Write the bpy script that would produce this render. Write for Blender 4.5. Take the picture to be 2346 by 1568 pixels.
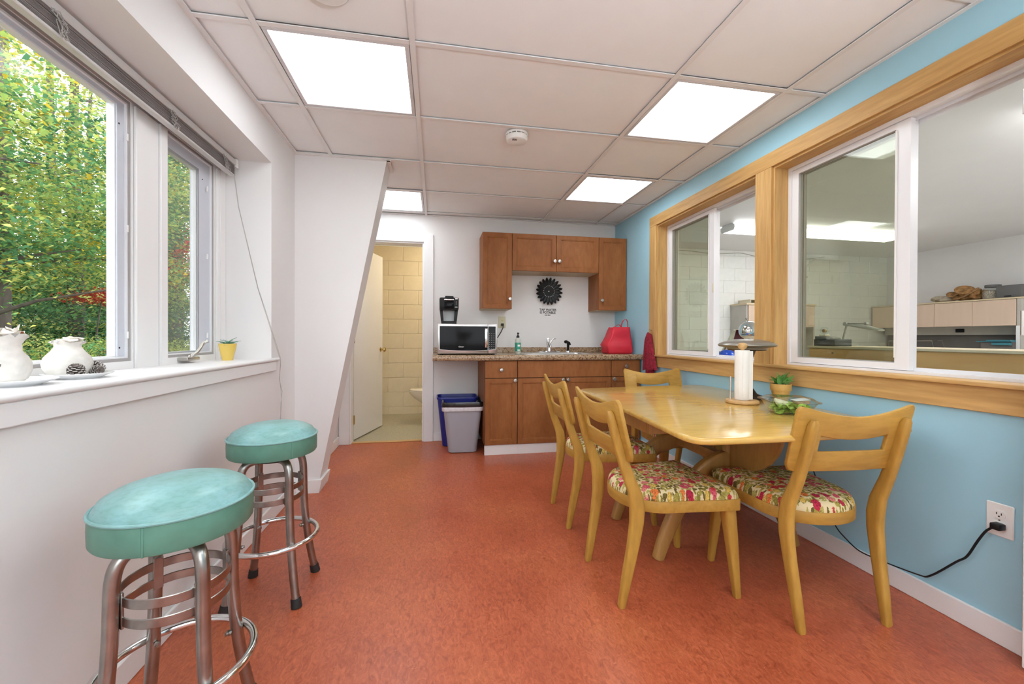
import bpy, bmesh, math, random
import numpy as np
from mathutils import Vector, Matrix
random.seed(7)
SC = bpy.context.scene
COL = SC.collection
for _o in list(bpy.data.objects): bpy.data.objects.remove(_o)

# ------------------------------------------------------------------ camera, sky, exposure
F, YAW, PITCH, ROLL, EYE = 950.09, .1819, -.0057, .0037, 1.0794
cam = bpy.data.cameras.new('camera'); camo = bpy.data.objects.new('camera', cam); COL.objects.link(camo)
r0 = Vector((math.cos(YAW), -math.sin(YAW), 0)); d0 = Vector((math.sin(YAW), math.cos(YAW), 0)); u0 = Vector((0, 0, 1))
dv = d0*math.cos(PITCH) + u0*math.sin(PITCH); uv = u0*math.cos(PITCH) - d0*math.sin(PITCH)
cxv = r0*math.cos(ROLL) + uv*math.sin(ROLL); cyv = -r0*math.sin(ROLL) + uv*math.cos(ROLL)
camo.matrix_world = Matrix(((cxv.x, cyv.x, -dv.x, 0), (cxv.y, cyv.y, -dv.y, 0), (cxv.z, cyv.z, -dv.z, EYE), (0, 0, 0, 1)))
cam.sensor_fit = 'HORIZONTAL'; cam.sensor_width = 36; cam.lens = F/2346*36; cam.shift_y = -7.02/2346; cam.clip_start = .02
SC.camera = camo
SC.view_settings.view_transform = 'Standard'; SC.view_settings.look = 'None'
SC.view_settings.exposure = 0.36; SC.view_settings.gamma = 1.0; SC.view_settings.use_curve_mapping = False
SC.cycles.use_denoising = True
SC.cycles.diffuse_bounces = 6; SC.cycles.max_bounces = 12; SC.cycles.transparent_max_bounces = 16
SKY = 4.0          # bright overcast sky
PANEL = 6.4        # ceiling light panels
OFFICE = 7.0; OFFICE_FILL = 24.0      # visible fluorescent lamp next door, then the unseen ones added for brightness
BATH = 44.0
UPFILL = 270.0    # unseen fill light added behind the viewpoint to brighten the ceiling
wd = bpy.data.worlds.new('world'); SC.world = wd; wd.use_nodes = True
wd.node_tree.nodes['Background'].inputs[0].default_value = (.93, .97, 1, 1)
wd.node_tree.nodes['Background'].inputs[1].default_value = SKY

# ------------------------------------------------------------------ materials
def newmat(name):
    m = bpy.data.materials.new(name); m.use_nodes = True
    nt = m.node_tree; b = nt.nodes['Principled BSDF']
    return m, nt, b
def N(nt, typ, **kw):
    n = nt.nodes.new(typ)
    for k, v in kw.items():
        if k in n.inputs: n.inputs[k].default_value = v
        else: setattr(n, k, v)
    return n
def ramp(nt, fac, stops, interp='LINEAR'):
    r = nt.nodes.new('ShaderNodeValToRGB'); r.color_ramp.interpolation = interp
    e = r.color_ramp.elements
    while len(e) < len(stops): e.new(.5)
    for i, (p, c) in enumerate(stops):
        e[i].position = p; e[i].color = (c[0], c[1], c[2], 1)
    nt.links.new(fac, r.inputs[0]); return r.outputs[0]
def mapped(nt, scale=(1, 1, 1), rot=(0, 0, 0), loc=(0, 0, 0)):
    t = nt.nodes.new('ShaderNodeTexCoord'); mp = nt.nodes.new('ShaderNodeMapping')
    mp.inputs['Scale'].default_value = scale; mp.inputs['Rotation'].default_value = rot; mp.inputs['Location'].default_value = loc
    nt.links.new(t.outputs['Object'], mp.inputs[0]); return mp.outputs[0]
def mix(nt, fac, a, b):
    m = nt.nodes.new('ShaderNodeMix'); m.data_type = 'RGBA'
    for s, v in ((m.inputs[0], fac), (m.inputs[6], a), (m.inputs[7], b)):
        if hasattr(v, 'is_linked'): nt.links.new(v, s)
        elif isinstance(v, (int, float)): s.default_value = v
        else: s.default_value = (v[0], v[1], v[2], 1)
    return m.outputs[2]
def bumpit(nt, b, h, strength=.2, dist=.002):
    n = nt.nodes.new('ShaderNodeBump'); n.inputs['Strength'].default_value = strength; n.inputs['Distance'].default_value = dist
    nt.links.new(h, n.inputs['Height']); nt.links.new(n.outputs[0], b.inputs['Normal'])
def plain(name, c, rough=.5, metal=0, var=.06, vs=6, bump=0, bs=80, coat=0, spec=.5, stretch=(1, 1, 1)):
    m, nt, b = newmat(name)
    no = N(nt, 'ShaderNodeTexNoise', Scale=vs, Detail=3.0); nt.links.new(mapped(nt, stretch), no.inputs['Vector'])
    nt.links.new(ramp(nt, no.outputs[0], [(.3, [x*(1-var) for x in c]), (.7, [min(1, x*(1+var)) for x in c])]), b.inputs['Base Color'])
    b.inputs['Roughness'].default_value = rough; b.inputs['Metallic'].default_value = metal
    b.inputs['Coat Weight'].default_value = coat; b.inputs['Specular IOR Level'].default_value = spec
    if bump:
        n2 = N(nt, 'ShaderNodeTexNoise', Scale=bs, Detail=2.0); nt.links.new(mapped(nt, stretch), n2.inputs['Vector']); bumpit(nt, b, n2.outputs[0], bump)
    return m
def wood(name, c1, c2, axis=0, scale=14, rough=.4, coat=0, dark=None, sp=.5, along=.09):
    m, nt, b = newmat(name)
    s = [1, 1, 1]; s[axis] = along
    no = N(nt, 'ShaderNodeTexNoise', Scale=scale, Detail=6.0, Roughness=.6, Distortion=.6); nt.links.new(mapped(nt, s), no.inputs['Vector'])
    n2 = N(nt, 'ShaderNodeTexNoise', Scale=scale*7, Detail=3.0); nt.links.new(mapped(nt, s), n2.inputs['Vector'])
    c = ramp(nt, no.outputs[0], [(.32, c1), (.5, [(p+q)/2 for p, q in zip(c1, c2)]), (.68, c2)])
    d = ramp(nt, n2.outputs[0], [(.35, (.78, .75, .7)), (.6, (1, 1, 1))])
    mm = nt.nodes.new('ShaderNodeMix'); mm.data_type = 'RGBA'; mm.blend_type = 'MULTIPLY'; mm.inputs[0].default_value = .6
    nt.links.new(c, mm.inputs[6]); nt.links.new(d, mm.inputs[7])
    nt.links.new(mm.outputs[2], b.inputs['Base Color'])
    b.inputs['Roughness'].default_value = rough; b.inputs['Coat Weight'].default_value = coat; b.inputs['Specular IOR Level'].default_value = sp
    b.inputs['Coat Roughness'].default_value = .12
    return m
def emit(name, c, s):
    m, nt, b = newmat(name)
    no = N(nt, 'ShaderNodeTexNoise', Scale=3.0, Detail=1.0); nt.links.new(mapped(nt), no.inputs['Vector'])
    nt.links.new(ramp(nt, no.outputs[0], [(.3, [x*.96 for x in c]), (.7, c)]), b.inputs['Emission Color'])
    b.inputs['Base Color'].default_value = (.8, .8, .8, 1); b.inputs['Emission Strength'].default_value = s
    return m
def glass(name, tint, refl=1.0, ior=1.5):
    m, nt, b = newmat(name); nt.nodes.remove(b); out = nt.nodes['Material Output']
    t = nt.nodes.new('ShaderNodeBsdfTransparent'); t.inputs[0].default_value = (*tint, 1)
    g = nt.nodes.new('ShaderNodeBsdfGlossy'); g.inputs['Roughness'].default_value = .0
    lw = nt.nodes.new('ShaderNodeLayerWeight'); lw.inputs[0].default_value = .5
    pw = N(nt, 'ShaderNodeMath', operation='POWER'); pw.inputs[1].default_value = 5; nt.links.new(lw.outputs['Facing'], pw.inputs[0])
    r0 = ((ior-1)/(ior+1))**2
    fr = N(nt, 'ShaderNodeMath', operation='MULTIPLY_ADD'); fr.inputs[1].default_value = 1-r0; fr.inputs[2].default_value = r0; nt.links.new(pw.outputs[0], fr.inputs[0])
    mx = nt.nodes.new('ShaderNodeMixShader')
    nt.links.new(fr.outputs[0], mx.inputs[0]); nt.links.new(t.outputs[0], mx.inputs[1]); nt.links.new(g.outputs[0], mx.inputs[2]); nt.links.new(mx.outputs[0], out.inputs[0])
    return m

def lino():
    m, nt, b = newmat('red_linoleum')
    a = N(nt, 'ShaderNodeTexNoise', Scale=55.0, Detail=8.0, Roughness=.72, Distortion=1.6); nt.links.new(mapped(nt, (1, .45, 1), (0, 0, .5)), a.inputs['Vector'])
    c = N(nt, 'ShaderNodeTexNoise', Scale=2.2, Detail=4.0); nt.links.new(mapped(nt), c.inputs['Vector'])
    l = N(nt, 'ShaderNodeTexNoise', Scale=150.0, Detail=4.0, Distortion=2.2); nt.links.new(mapped(nt, (.35, 1, 1), (0, 0, .7)), l.inputs['Vector'])
    c1 = ramp(nt, a.outputs[0], [(.33, (.30, .060, .024)), (.5, (.43, .098, .040)), (.66, (.555, .142, .064))])
    c2 = ramp(nt, c.outputs[0], [(.3, (.86, .80, .82)), (.5, (1, 1, 1)), (.7, (1.08, 1.22, 1.12))])
    mm = nt.nodes.new('ShaderNodeMix'); mm.data_type = 'RGBA'; mm.blend_type = 'MULTIPLY'; mm.inputs[0].default_value = 1
    nt.links.new(c1, mm.inputs[6]); nt.links.new(c2, mm.inputs[7])
    fl = ramp(nt, l.outputs[0], [(.66, (0, 0, 0)), (.74, (1, 1, 1))])
    nt.links.new(mix(nt, fl, mm.outputs[2], (.62, .22, .12)), b.inputs['Base Color'])
    b.inputs['Roughness'].default_value = .34; b.inputs['Specular IOR Level'].default_value = .62
    r = ramp(nt, c.outputs[0], [(.3, (.3, .3, .3)), (.7, (.45, .45, .45))]); nt.links.new(r, b.inputs['Roughness'])
    bumpit(nt, b, a.outputs[0], .08, .001)
    return m
def speckle(name, stops, scale, rough=.35, scale2=None):
    m, nt, b = newmat(name)
    a = N(nt, 'ShaderNodeTexNoise', Scale=scale, Detail=6.0, Roughness=.75, Distortion=.8); nt.links.new(mapped(nt), a.inputs['Vector'])
    nt.links.new(ramp(nt, a.outputs[0], stops), b.inputs['Base Color']); b.inputs['Roughness'].default_value = rough
    return m
def floral():
    m, nt, b = newmat('floral_upholstery')
    dn = N(nt, 'ShaderNodeTexNoise', Scale=40.0, Detail=2.0)
    def layer(base, scale, sc, rot, loc, thr, rnd, cols, soft=.05):
        mp = mapped(nt, sc, rot, loc)
        nz = N(nt, 'ShaderNodeTexNoise', Scale=scale*1.6, Detail=2.0); nt.links.new(mp, nz.inputs['Vector'])
        add = nt.nodes.new('ShaderNodeVectorMath'); add.operation = 'MULTIPLY_ADD'
        nt.links.new(nz.outputs['Color'], add.inputs[0]); add.inputs[1].default_value = (.55/scale,)*3; nt.links.new(mp, add.inputs[2])
        v = N(nt, 'ShaderNodeTexVoronoi', Scale=scale, Randomness=.9); v.voronoi_dimensions = '2D'; nt.links.new(add.outputs[0], v.inputs['Vector'])
        sep = nt.nodes.new('ShaderNodeSeparateColor'); nt.links.new(v.outputs['Color'], sep.inputs[0])
        mk = ramp(nt, v.outputs['Distance'], [(thr-soft, (1, 1, 1)), (thr, (0, 0, 0))])
        on = ramp(nt, sep.outputs[0], [(rnd, (0, 0, 0)), (rnd+.01, (1, 1, 1))], 'CONSTANT')
        mu = nt.nodes.new('ShaderNodeMath'); mu.operation = 'MULTIPLY'; nt.links.new(mk, mu.inputs[0]); nt.links.new(on, mu.inputs[1])
        cc = ramp(nt, sep.outputs[1], [(i/len(cols), c) for i, c in enumerate(cols)], 'CONSTANT')
        det = N(nt, 'ShaderNodeTexNoise', Scale=scale*7, Detail=1.0); nt.links.new(mp, det.inputs['Vector'])
        dd = ramp(nt, det.outputs[0], [(.38, (.55, .5, .5)), (.55, (1.05, 1.05, 1.05))])
        mm = nt.nodes.new('ShaderNodeMix'); mm.data_type = 'RGBA'; mm.blend_type = 'MULTIPLY'; mm.inputs[0].default_value = 1
        nt.links.new(cc, mm.inputs[6]); nt.links.new(dd, mm.inputs[7])
        return mix(nt, mu.outputs[0], base, mm.outputs[2])
    olive = [(.26, .22, .04), (.37, .32, .07), (.16, .12, .03), (.44, .39, .11)]
    bl = [(.44, .025, .06), (.72, .22, .20), (.72, .20, .05), (.50, .05, .05), (.66, .46, .10), (.62, .10, .14)]
    c = (.68, .565, .33)
    c = layer(c, 42, (1, 2.1, 1), (0, 0, .7), (0, 0, 0), .44, .20, olive)
    c = layer(c, 38, (2.0, 1, 1), (0, 0, .3), (3, 1, 0), .43, .30, olive)
    c = layer(c, 27, (1, 1, 1), (0, 0, 0), (1, 2, 0), .40, .52, bl)
    c = layer(c, 34, (1, 1, 1), (0, 0, .5), (5, 7, 0), .36, .66, bl)
    nt.links.new(c, b.inputs['Base Color']); b.inputs['Roughness'].default_value = .8; b.inputs['Specular IOR Level'].default_value = .2
    return m
def leafmat():
    m, nt, b = newmat('foliage'); nt.nodes.remove(b); out = nt.nodes['Material Output']
    a = nt.nodes.new('ShaderNodeAttribute'); a.attribute_name = 'col'
    d = nt.nodes.new('ShaderNodeBsdfDiffuse'); t = nt.nodes.new('ShaderNodeBsdfTranslucent'); mx = nt.nodes.new('ShaderNodeMixShader'); mx.inputs[0].default_value = .42
    nt.links.new(a.outputs['Color'], d.inputs[0]); nt.links.new(a.outputs['Color'], t.inputs[0])
    nt.links.new(d.outputs[0], mx.inputs[1]); nt.links.new(t.outputs[0], mx.inputs[2]); nt.links.new(mx.outputs[0], out.inputs[0])
    return m
def screenmat():
    m, nt, b = newmat('insect_mesh'); nt.nodes.remove(b); out = nt.nodes['Material Output']
    t = nt.nodes.new('ShaderNodeBsdfTransparent'); d = nt.nodes.new('ShaderNodeBsdfDiffuse'); d.inputs[0].default_value = (.22, .215, .20, 1)
    mx = nt.nodes.new('ShaderNodeMixShader'); mx.inputs[0].default_value = .26
    nt.links.new(t.outputs[0], mx.inputs[1]); nt.links.new(d.outputs[0], mx.inputs[2]); nt.links.new(mx.outputs[0], out.inputs[0]); return m

M = {}
M['wall'] = plain('white_wall_paint', (.76, .745, .735), .6, var=.015, vs=2, bump=.05, bs=120)
M['trimw'] = plain('white_trim_paint', (.80, .79, .785), .38, var=.015, vs=3)
M['blue'] = plain('blue_wall_paint', (.345, .60, .71), .45, var=.02, vs=2, bump=.05, bs=120)
M['tile'] = plain('ceiling_tile', (.865, .88, .885), .85, var=.015, vs=5, bump=.08, bs=200)
M['tee'] = plain('ceiling_grid', (.80, .79, .785), .45, var=.02)
M['lino'] = lino()
M['bathfloor'] = speckle('beige_speckled_vinyl', [(.38, (.21, .19, .12)), (.5, (.42, .39, .28)), (.62, (.55, .52, .41))], 130)
M['officefloor'] = speckle('office_floor', [(.4, (.48, .46, .42)), (.6, (.62, .6, .56))], 60)
M['blockc'] = plain('cream_painted_block', (.80, .71, .53), .5, var=.03, vs=12, bump=.35, bs=120)
M['blockw'] = plain('white_painted_block', (.80, .80, .76), .5, var=.03, vs=12, bump=.35, bs=120)
M['cream'] = plain('cream_paint', (.76, .69, .54), .5, var=.02)
M['fir'] = wood('fir_trim', (.50, .285, .098), (.66, .415, .165), 1, 10, .5, sp=.25)
M['firv'] = wood('fir_trim_upright', (.50, .285, .098), (.66, .415, .165), 2, 10, .5, sp=.25)
M['cab'] = wood('brown_maple_cabinet', (.255, .088, .026), (.345, .135, .045), 2, 5, .5, sp=.22, along=.35)
M['cabin'] = plain('cabinet_underside', (.52, .42, .27), .5)
M['dark'] = plain('dark_parts_gap_shade', (.02, .018, .016), .6)
M['granite'] = speckle('granite_laminate', [(.34, (.035, .02, .013)), (.43, (.17, .09, .045)), (.5, (.36, .24, .14)), (.58, (.52, .39, .26)), (.66, (.16, .09, .05))], 75, .22)
M['steel'] = plain('brushed_steel', (.62, .60, .585), .30, 1, var=.04, vs=30, stretch=(.05, 1, 1))
M['chrome'] = plain('chrome', (.78, .78, .78), .10, 1, var=.02)
M['oldchrome'] = plain('worn_chrome', (.36, .345, .32), .3, 1, var=.16, vs=20)
M['nickel'] = plain('nickel', (.50, .475, .44), .32, 1, var=.03)
M['brass'] = plain('aged_brass', (.55, .40, .16), .25, 1, var=.05)
M['black'] = plain('black_plastic', (.011, .011, .012), .35, var=.1, spec=.25)
M['blackgl'] = plain('black_glass', (.006, .006, .007), .08, var=.1, spec=.10)
M['rubber'] = plain('black_rubber', (.018, .018, .018), .6, var=.1)
M['ink'] = plain('black_ink', (.03, .028, .027), .6)
M['white'] = plain('white_plastic', (.82, .82, .80), .35, var=.01)
M['china'] = plain('white_china', (.84, .84, .85), .14, var=.01)
M['toilet'] = plain('bone_porcelain', (.80, .745, .64), .12, var=.01)
M['chair'] = wood('blond_chair_wood', (.40, .215, .036), (.51, .295, .058), 2, 8, .42, coat=.06, sp=.35, along=.25)
M['chairh'] = wood('blond_chair_wood_flat', (.40, .215, .036), (.51, .295, .058), 0, 8, .42, coat=.06, sp=.35, along=.25)
M['table'] = wood('wheat_table_top', (.55, .325, .068), (.665, .425, .105), 0, 9, .22, coat=.45, along=.12)
M['tableleg'] = wood('wheat_table_base', (.36, .19, .05), (.44, .245, .07), 2, 8, .36, coat=.2, along=.2)
M['floral'] = floral()
def vinyl():
    m, nt, b = newmat('aqua_vinyl')
    a = N(nt, 'ShaderNodeTexNoise', Scale=9.0, Detail=5.0); nt.links.new(mapped(nt), a.inputs['Vector'])
    f = N(nt, 'ShaderNodeTexNoise', Scale=60.0, Detail=4.0); nt.links.new(mapped(nt, (1, 1, 3)), f.inputs['Vector'])
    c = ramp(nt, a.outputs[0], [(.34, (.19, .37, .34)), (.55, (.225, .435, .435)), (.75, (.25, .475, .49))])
    g = ramp(nt, f.outputs[0], [(.3, (.80, .83, .78)), (.55, (1, 1, 1))])
    mm = nt.nodes.new('ShaderNodeMix'); mm.data_type = 'RGBA'; mm.blend_type = 'MULTIPLY'; mm.inputs[0].default_value = .8
    nt.links.new(c, mm.inputs[6]); nt.links.new(g, mm.inputs[7]); nt.links.new(mm.outputs[2], b.inputs['Base Color'])
    b.inputs['Roughness'].default_value = .34; bumpit(nt, b, f.outputs[0], .06, .001); return m
M['vinyl'] = vinyl()
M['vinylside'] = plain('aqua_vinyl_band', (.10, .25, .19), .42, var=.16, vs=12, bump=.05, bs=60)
M['bluebin'] = plain('blue_plastic', (.012, .022, .23), .38, var=.04)
M['greybin'] = plain('grey_plastic', (.345, .345, .385), .45, var=.02)
M['bag'] = plain('black_bin_liner', (.014, .013, .014), .22, var=.1, bump=.9, bs=26, stretch=(1, 1, .6))
M['bagw'] = plain('white_drawstring', (.66, .66, .70), .5, var=.1, vs=40)
M['red'] = plain('red_woven_bag', (.62, .018, .040), .55, var=.08, vs=8, bump=.1, bs=300)
M['terry'] = plain('burgundy_terry', (.25, .012, .028), .95, var=.35, vs=60, bump=.8, bs=300)
M['paper'] = plain('paper_towel', (.80, .78, .74), .9, var=.02, vs=30, bump=.2, bs=90)
M['turned'] = wood('turned_oak', (.55, .32, .12), (.66, .42, .18), 0, 14, .4)
M['lamp'] = plain('brown_enamel', (.27, .245, .21), .3, .55, var=.08)
M['lampdk'] = plain('dark_brown_metal', (.045, .035, .028), .35, .4, var=.08)
M['yellow'] = plain('yellow_glaze', (.70, .50, .115), .25, var=.04)
M['yellow2'] = plain('ochre_clay', (.60, .36, .095), .5, var=.05)
M['soil'] = plain('soil', (.03, .02, .012), .9)
M['fern'] = plain('green_leaf', (.10, .30, .05), .5, var=.35, vs=30)
M['fernl'] = plain('light_green_leaf', (.24, .42, .12), .5, var=.2, vs=30)
M['sagel'] = plain('sage_leaf', (.13, .32, .21), .5, var=.25, vs=30)
M['lettuce'] = plain('lettuce', (.34, .50, .07), .5, var=.45, vs=45)
M['cheese'] = plain('pale_cheese', (.80, .76, .50), .5, var=.05)
M['bread'] = plain('crouton_bag', (.42, .25, .12), .5, var=.4, vs=80)
M['claypot'] = plain('rough_white_clay', (.74, .71, .66), .75, var=.12, vs=30, bump=.5, bs=70)
M['crumple'] = plain('crumpled_cream_paper', (.74, .69, .62), .8, var=.2, vs=40, bump=.6, bs=50)
M['driedleaf'] = plain('dried_leaf', (.22, .07, .02), .8, var=.2)
M['cone'] = plain('pine_cone_scale', (.13, .105, .09), .75, var=.4, vs=50)
M['conetip'] = plain('whitened_cone_scale', (.55, .52, .49), .75, var=.35, vs=60)
M['blindg'] = plain('grey_blind_slat', (.30, .28, .27), .4, var=.1)
M['blindw'] = plain('white_blind_rail', (.62, .61, .60), .35, var=.03)
M['gasket'] = plain('grey_gasket', (.36, .34, .335), .5, var=.05)
M['sashgrey'] = plain('blue_grey_sash', (.58, .60, .66), .4, var=.03)
M['cord'] = plain('string', (.42, .40, .38), .8, var=.1)
M['almond'] = plain('almond_plastic', (.55, .50, .32), .4, var=.02)
M['vinylf'] = plain('white_vinyl_frame', (.80, .80, .815), .3, var=.01)
M['track'] = plain('pale_grey_track', (.66, .65, .67), .35, var=.02)
M['laminate'] = plain('pale_maple_laminate', (.68, .515, .395), .45, var=.03, vs=20, stretch=(1, 1, .1))
M['tan'] = plain('tan_laminate_edge', (.66, .54, .36), .45)
M['hutchgrey'] = plain('warm_grey_panel', (.50, .47, .42), .5)
M['tackboard'] = plain('dark_grey_fabric', (.13, .12, .11), .9)
def pine():
    m, nt, b = newmat('knotty_pine')
    a = N(nt, 'ShaderNodeTexNoise', Scale=10.0, Detail=5.0, Distortion=.5); nt.links.new(mapped(nt, (1, .1, 1)), a.inputs['Vector'])
    v = N(nt, 'ShaderNodeTexVoronoi', Scale=13.0); nt.links.new(mapped(nt, (1, .75, 1)), v.inputs['Vector'])
    c = ramp(nt, a.outputs[0], [(.3, (.56, .28, .09)), (.7, (.70, .40, .15))])
    k = ramp(nt, v.outputs['Distance'], [(.06, (1, 1, 1)), (.12, (0, 0, 0))])
    nt.links.new(mix(nt, k, c, (.09, .035, .012)), b.inputs['Base Color']); b.inputs['Roughness'].default_value = .45; return m
M['pine'] = pine()
M['winglass'] = glass('clear_window_glass', (.985, .99, .99), ior=1.2)
M['tintglass'] = glass('greenish_slider_glass', (.89, .90, .85), ior=1.5)
M['clear'] = glass('clear_plastic', (.90, .93, .92), ior=1.5)
M['mesh'] = screenmat()
M['bluep'] = plain('cobalt_plastic', (.015, .08, .52), .2, var=.03)
M['teal'] = plain('teal_paper', (.04, .19, .24), .5, var=.1)
M['speckbox'] = speckle('black_speckled_case', [(.5, (.03, .035, .036)), (.62, (.09, .1, .1)), (.72, (.5, .52, .5))], 160, .35)
M['greylid'] = plain('grey_lid', (.17, .17, .16), .3)
M['lampgrey'] = plain('grey_lamp_metal', (.33, .33, .29), .4, .3)
M['fungus'] = plain('dried_fungus', (.36, .19, .07), .9, var=.55, vs=22, bump=.5, bs=30)
M['stone'] = plain('pale_stone', (.50, .43, .33), .9, var=.25, vs=26, bump=.3)
M['jarfill'] = plain('mixed_seeds', (.42, .35, .28), .8, var=.5, vs=90)
M['speaker'] = plain('charcoal_casing', (.115, .112, .11), .5, var=.05)
M['orange'] = plain('orange_plastic', (.75, .18, .03), .4)
M['maroon'] = plain('maroon_cover', (.12, .02, .04), .5)
M['greycover'] = plain('grey_cover', (.35, .34, .36), .5)
M['bottle'] = plain('frosted_bottle', (.52, .53, .47), .3)
M['green'] = plain('green_label', (.035, .30, .20), .4, var=.1)
M['light'] = emit('lit_diffuser', (.89, .955, 1), PANEL)
M['tube'] = emit('fluorescent_lens', (.97, .98, 1), OFFICE)
M['tube_fill'] = emit('fluorescent_lens_fill', (.97, .98, 1), OFFICE_FILL)
M['upfill'] = emit('fill_uplight_glow', (.86, .94, 1), UPFILL)
M['bathlamp'] = emit('bathroom_globe', (1, .86, .62), BATH)
M['foliage'] = leafmat()
M['bark'] = plain('bark', (.075, .06, .05), .95, var=.4, vs=12, bump=.6, bs=25, stretch=(1, 1, .3))
M['barkpale'] = plain('pale_bark', (.32, .30, .27), .9, var=.3, vs=12)
M['ground'] = plain('leaf_litter_ground', (.10, .10, .04), .95, var=.5, vs=4)

# ------------------------------------------------------------------ geometry builder
class G:
    def __init__(s): s.v = []; s.f = []
    def add(s, v, f):
        o = len(s.v); s.v += [tuple(p) for p in v]; s.f += [tuple(i+o for i in q) for q in f]; return s
    def bm(s, bm):
        bm.verts.index_update(); s.add([v.co[:] for v in bm.verts], [[v.index for v in f.verts] for f in bm.faces]); bm.free(); return s
    def box(s, x0, x1, y0, y1, z0, z1, bev=0, seg=2, mtx=None):
        V = [(x, y, z) for x in (x0, x1) for y in (y0, y1) for z in (z0, z1)]
        Fc = [(0, 1, 3, 2), (4, 6, 7, 5), (0, 4, 5, 1), (2, 3, 7, 6), (0, 2, 6, 4), (1, 5, 7, 3)]
        return s.solid(V, Fc, bev, seg, mtx)
    def solid(s, V, Fc, bev=0, seg=2, mtx=None, ang=.5):
        if bev:
            b = bmesh.new(); vs = [b.verts.new(p) for p in V]
            for q in Fc: b.faces.new([vs[i] for i in q])
            bmesh.ops.recalc_face_normals(b, faces=b.faces)
            es = [e for e in b.edges if len(e.link_faces) == 2 and e.calc_face_angle(0) > ang]
            bmesh.ops.bevel(b, geom=es, offset=bev, segments=seg, profile=.5, affect='EDGES', clamp_overlap=True)
            b.verts.index_update(); V = [v.co.copy() for v in b.verts]; Fc = [[v.index for v in f.verts] for f in b.faces]; b.free()
        if mtx is not None: V = [mtx @ Vector(p) for p in V]
        return s.add(V, Fc)
    def obox(s, c, size, mtx=None, bev=0, seg=2):
        m = Matrix.Translation(c) @ (mtx.to_4x4() if mtx is not None else Matrix.Identity(4)); a, b_, d = [x/2 for x in size]
        return s.box(-a, a, -b_, b_, -d, d, bev, seg, m)
    def prism(s, poly, h0, h1, plane='xy', bev=0, seg=2, ang=.5):
        def P(a, b, h): return {'xy': (a, b, h), 'xz': (a, h, b), 'yz': (h, a, b)}[plane]
        n = len(poly); V = [P(a, b, h0) for a, b in poly] + [P(a, b, h1) for a, b in poly]
        Fc = [tuple(range(n))[::-1], tuple(range(n, 2*n))] + [(i, (i+1) % n, n+(i+1) % n, n+i) for i in range(n)]
        return s.solid(V, Fc, bev, seg, None, ang)
    def lathe(s, prof, n=32, c=(0, 0, 0), axis=None, sx=1, sy=1):
        V = []; Fc = []; k = len(prof)
        for (r, z) in prof:
            for i in range(n):
                a = 2*math.pi*i/n; V.append(Vector((r*math.cos(a)*sx, r*math.sin(a)*sy, z)))
        for j in range(k-1):
            for i in range(n): Fc.append((j*n+i, j*n+(i+1) % n, (j+1)*n+(i+1) % n, (j+1)*n+i))
        if prof[0][0] > 1e-6: Fc.append(tuple(range(n))[::-1])
        if prof[-1][0] > 1e-6: Fc.append(tuple((k-1)*n+i for i in range(n)))
        q = Vector((0, 0, 1)).rotation_difference(Vector(axis)).to_matrix() if axis is not None else Matrix.Identity(3)
        return s.add([q @ p + Vector(c) for p in V], Fc)
    def cyl(s, p0, p1, r0, r1=None, n=16):
        p0, p1 = Vector(p0), Vector(p1); r1 = r0 if r1 is None else r1; L = (p1-p0).length
        return s.lathe([(r0, 0), (r1, L)], n, p0, (p1-p0).normalized())
    def tube(s, pts, r, n=8, closed=False, flat=None, rounded=False):
        pts = [Vector(p) for p in pts]; k = len(pts); rs = r if isinstance(r, (list, tuple)) else [r]*k
        T = []
        for i in range(k):
            a = pts[(i-1) % k] if (closed or i > 0) else pts[i]; b = pts[(i+1) % k] if (closed or i < k-1) else pts[i]
            T.append((b-a).normalized())
        nrm = T[0].orthogonal().normalized(); V = []; Fc = []
        if flat is not None: nrm = (Vector(flat) - T[0]*Vector(flat).dot(T[0])).normalized()
        for i in range(k):
            nrm = (nrm - T[i]*nrm.dot(T[i]))
            nrm = nrm.normalized() if nrm.length > 1e-6 else T[i].orthogonal().normalized()
            bi = T[i].cross(nrm)
            rr = rs[i]; ra, rb = (rr if isinstance(rr, (list, tuple)) else (rr, rr))
            for j in range(n):
                a = 2*math.pi*j/n
                ca, sa = math.cos(a), math.sin(a)
                if rounded:
                    e = .45; ca = math.copysign(abs(ca)**e, ca); sa = math.copysign(abs(sa)**e, sa)
                V.append(pts[i] + nrm*ca*ra + bi*sa*rb)
        m = k if closed else k-1
        for i in range(m):
            for j in range(n): Fc.append((i*n+j, i*n+(j+1) % n, ((i+1) % k)*n+(j+1) % n, ((i+1) % k)*n+j))
        if not closed: Fc += [tuple(range(n))[::-1], tuple((k-1)*n+j for j in range(n))]
        return s.add(V, Fc)
    def loft(s, rings, cap=True):
        k = len(rings); n = len(rings[0]); V = [p for r in rings for p in r]; Fc = []
        for i in range(k-1):
            for j in range(n): Fc.append((i*n+j, i*n+(j+1) % n, (i+1)*n+(j+1) % n, (i+1)*n+j))
        if cap: Fc += [tuple(range(n))[::-1], tuple((k-1)*n+j for j in range(n))]
        return s.add(V, Fc)
    def build(s, name, mat, parent=None, smooth=True, ang=38, kind=None, label=None):
        me = bpy.data.meshes.new(name); o = bpy.data.objects.new(name, me); COL.objects.link(o)
        V = s.v
        if parent is not None:
            o.parent = parent; rt = parent
            while rt.parent: rt = rt.parent
            if not rt.get('_local'):
                L = rt.location; V = [(p[0]-L.x, p[1]-L.y, p[2]-L.z) for p in V]
        me.from_pydata(V, [], s.f); me.materials.append(M[mat] if isinstance(mat, str) else mat)
        b = bmesh.new(); b.from_mesh(me); bmesh.ops.recalc_face_normals(b, faces=b.faces); b.to_mesh(me); b.free()
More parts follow.
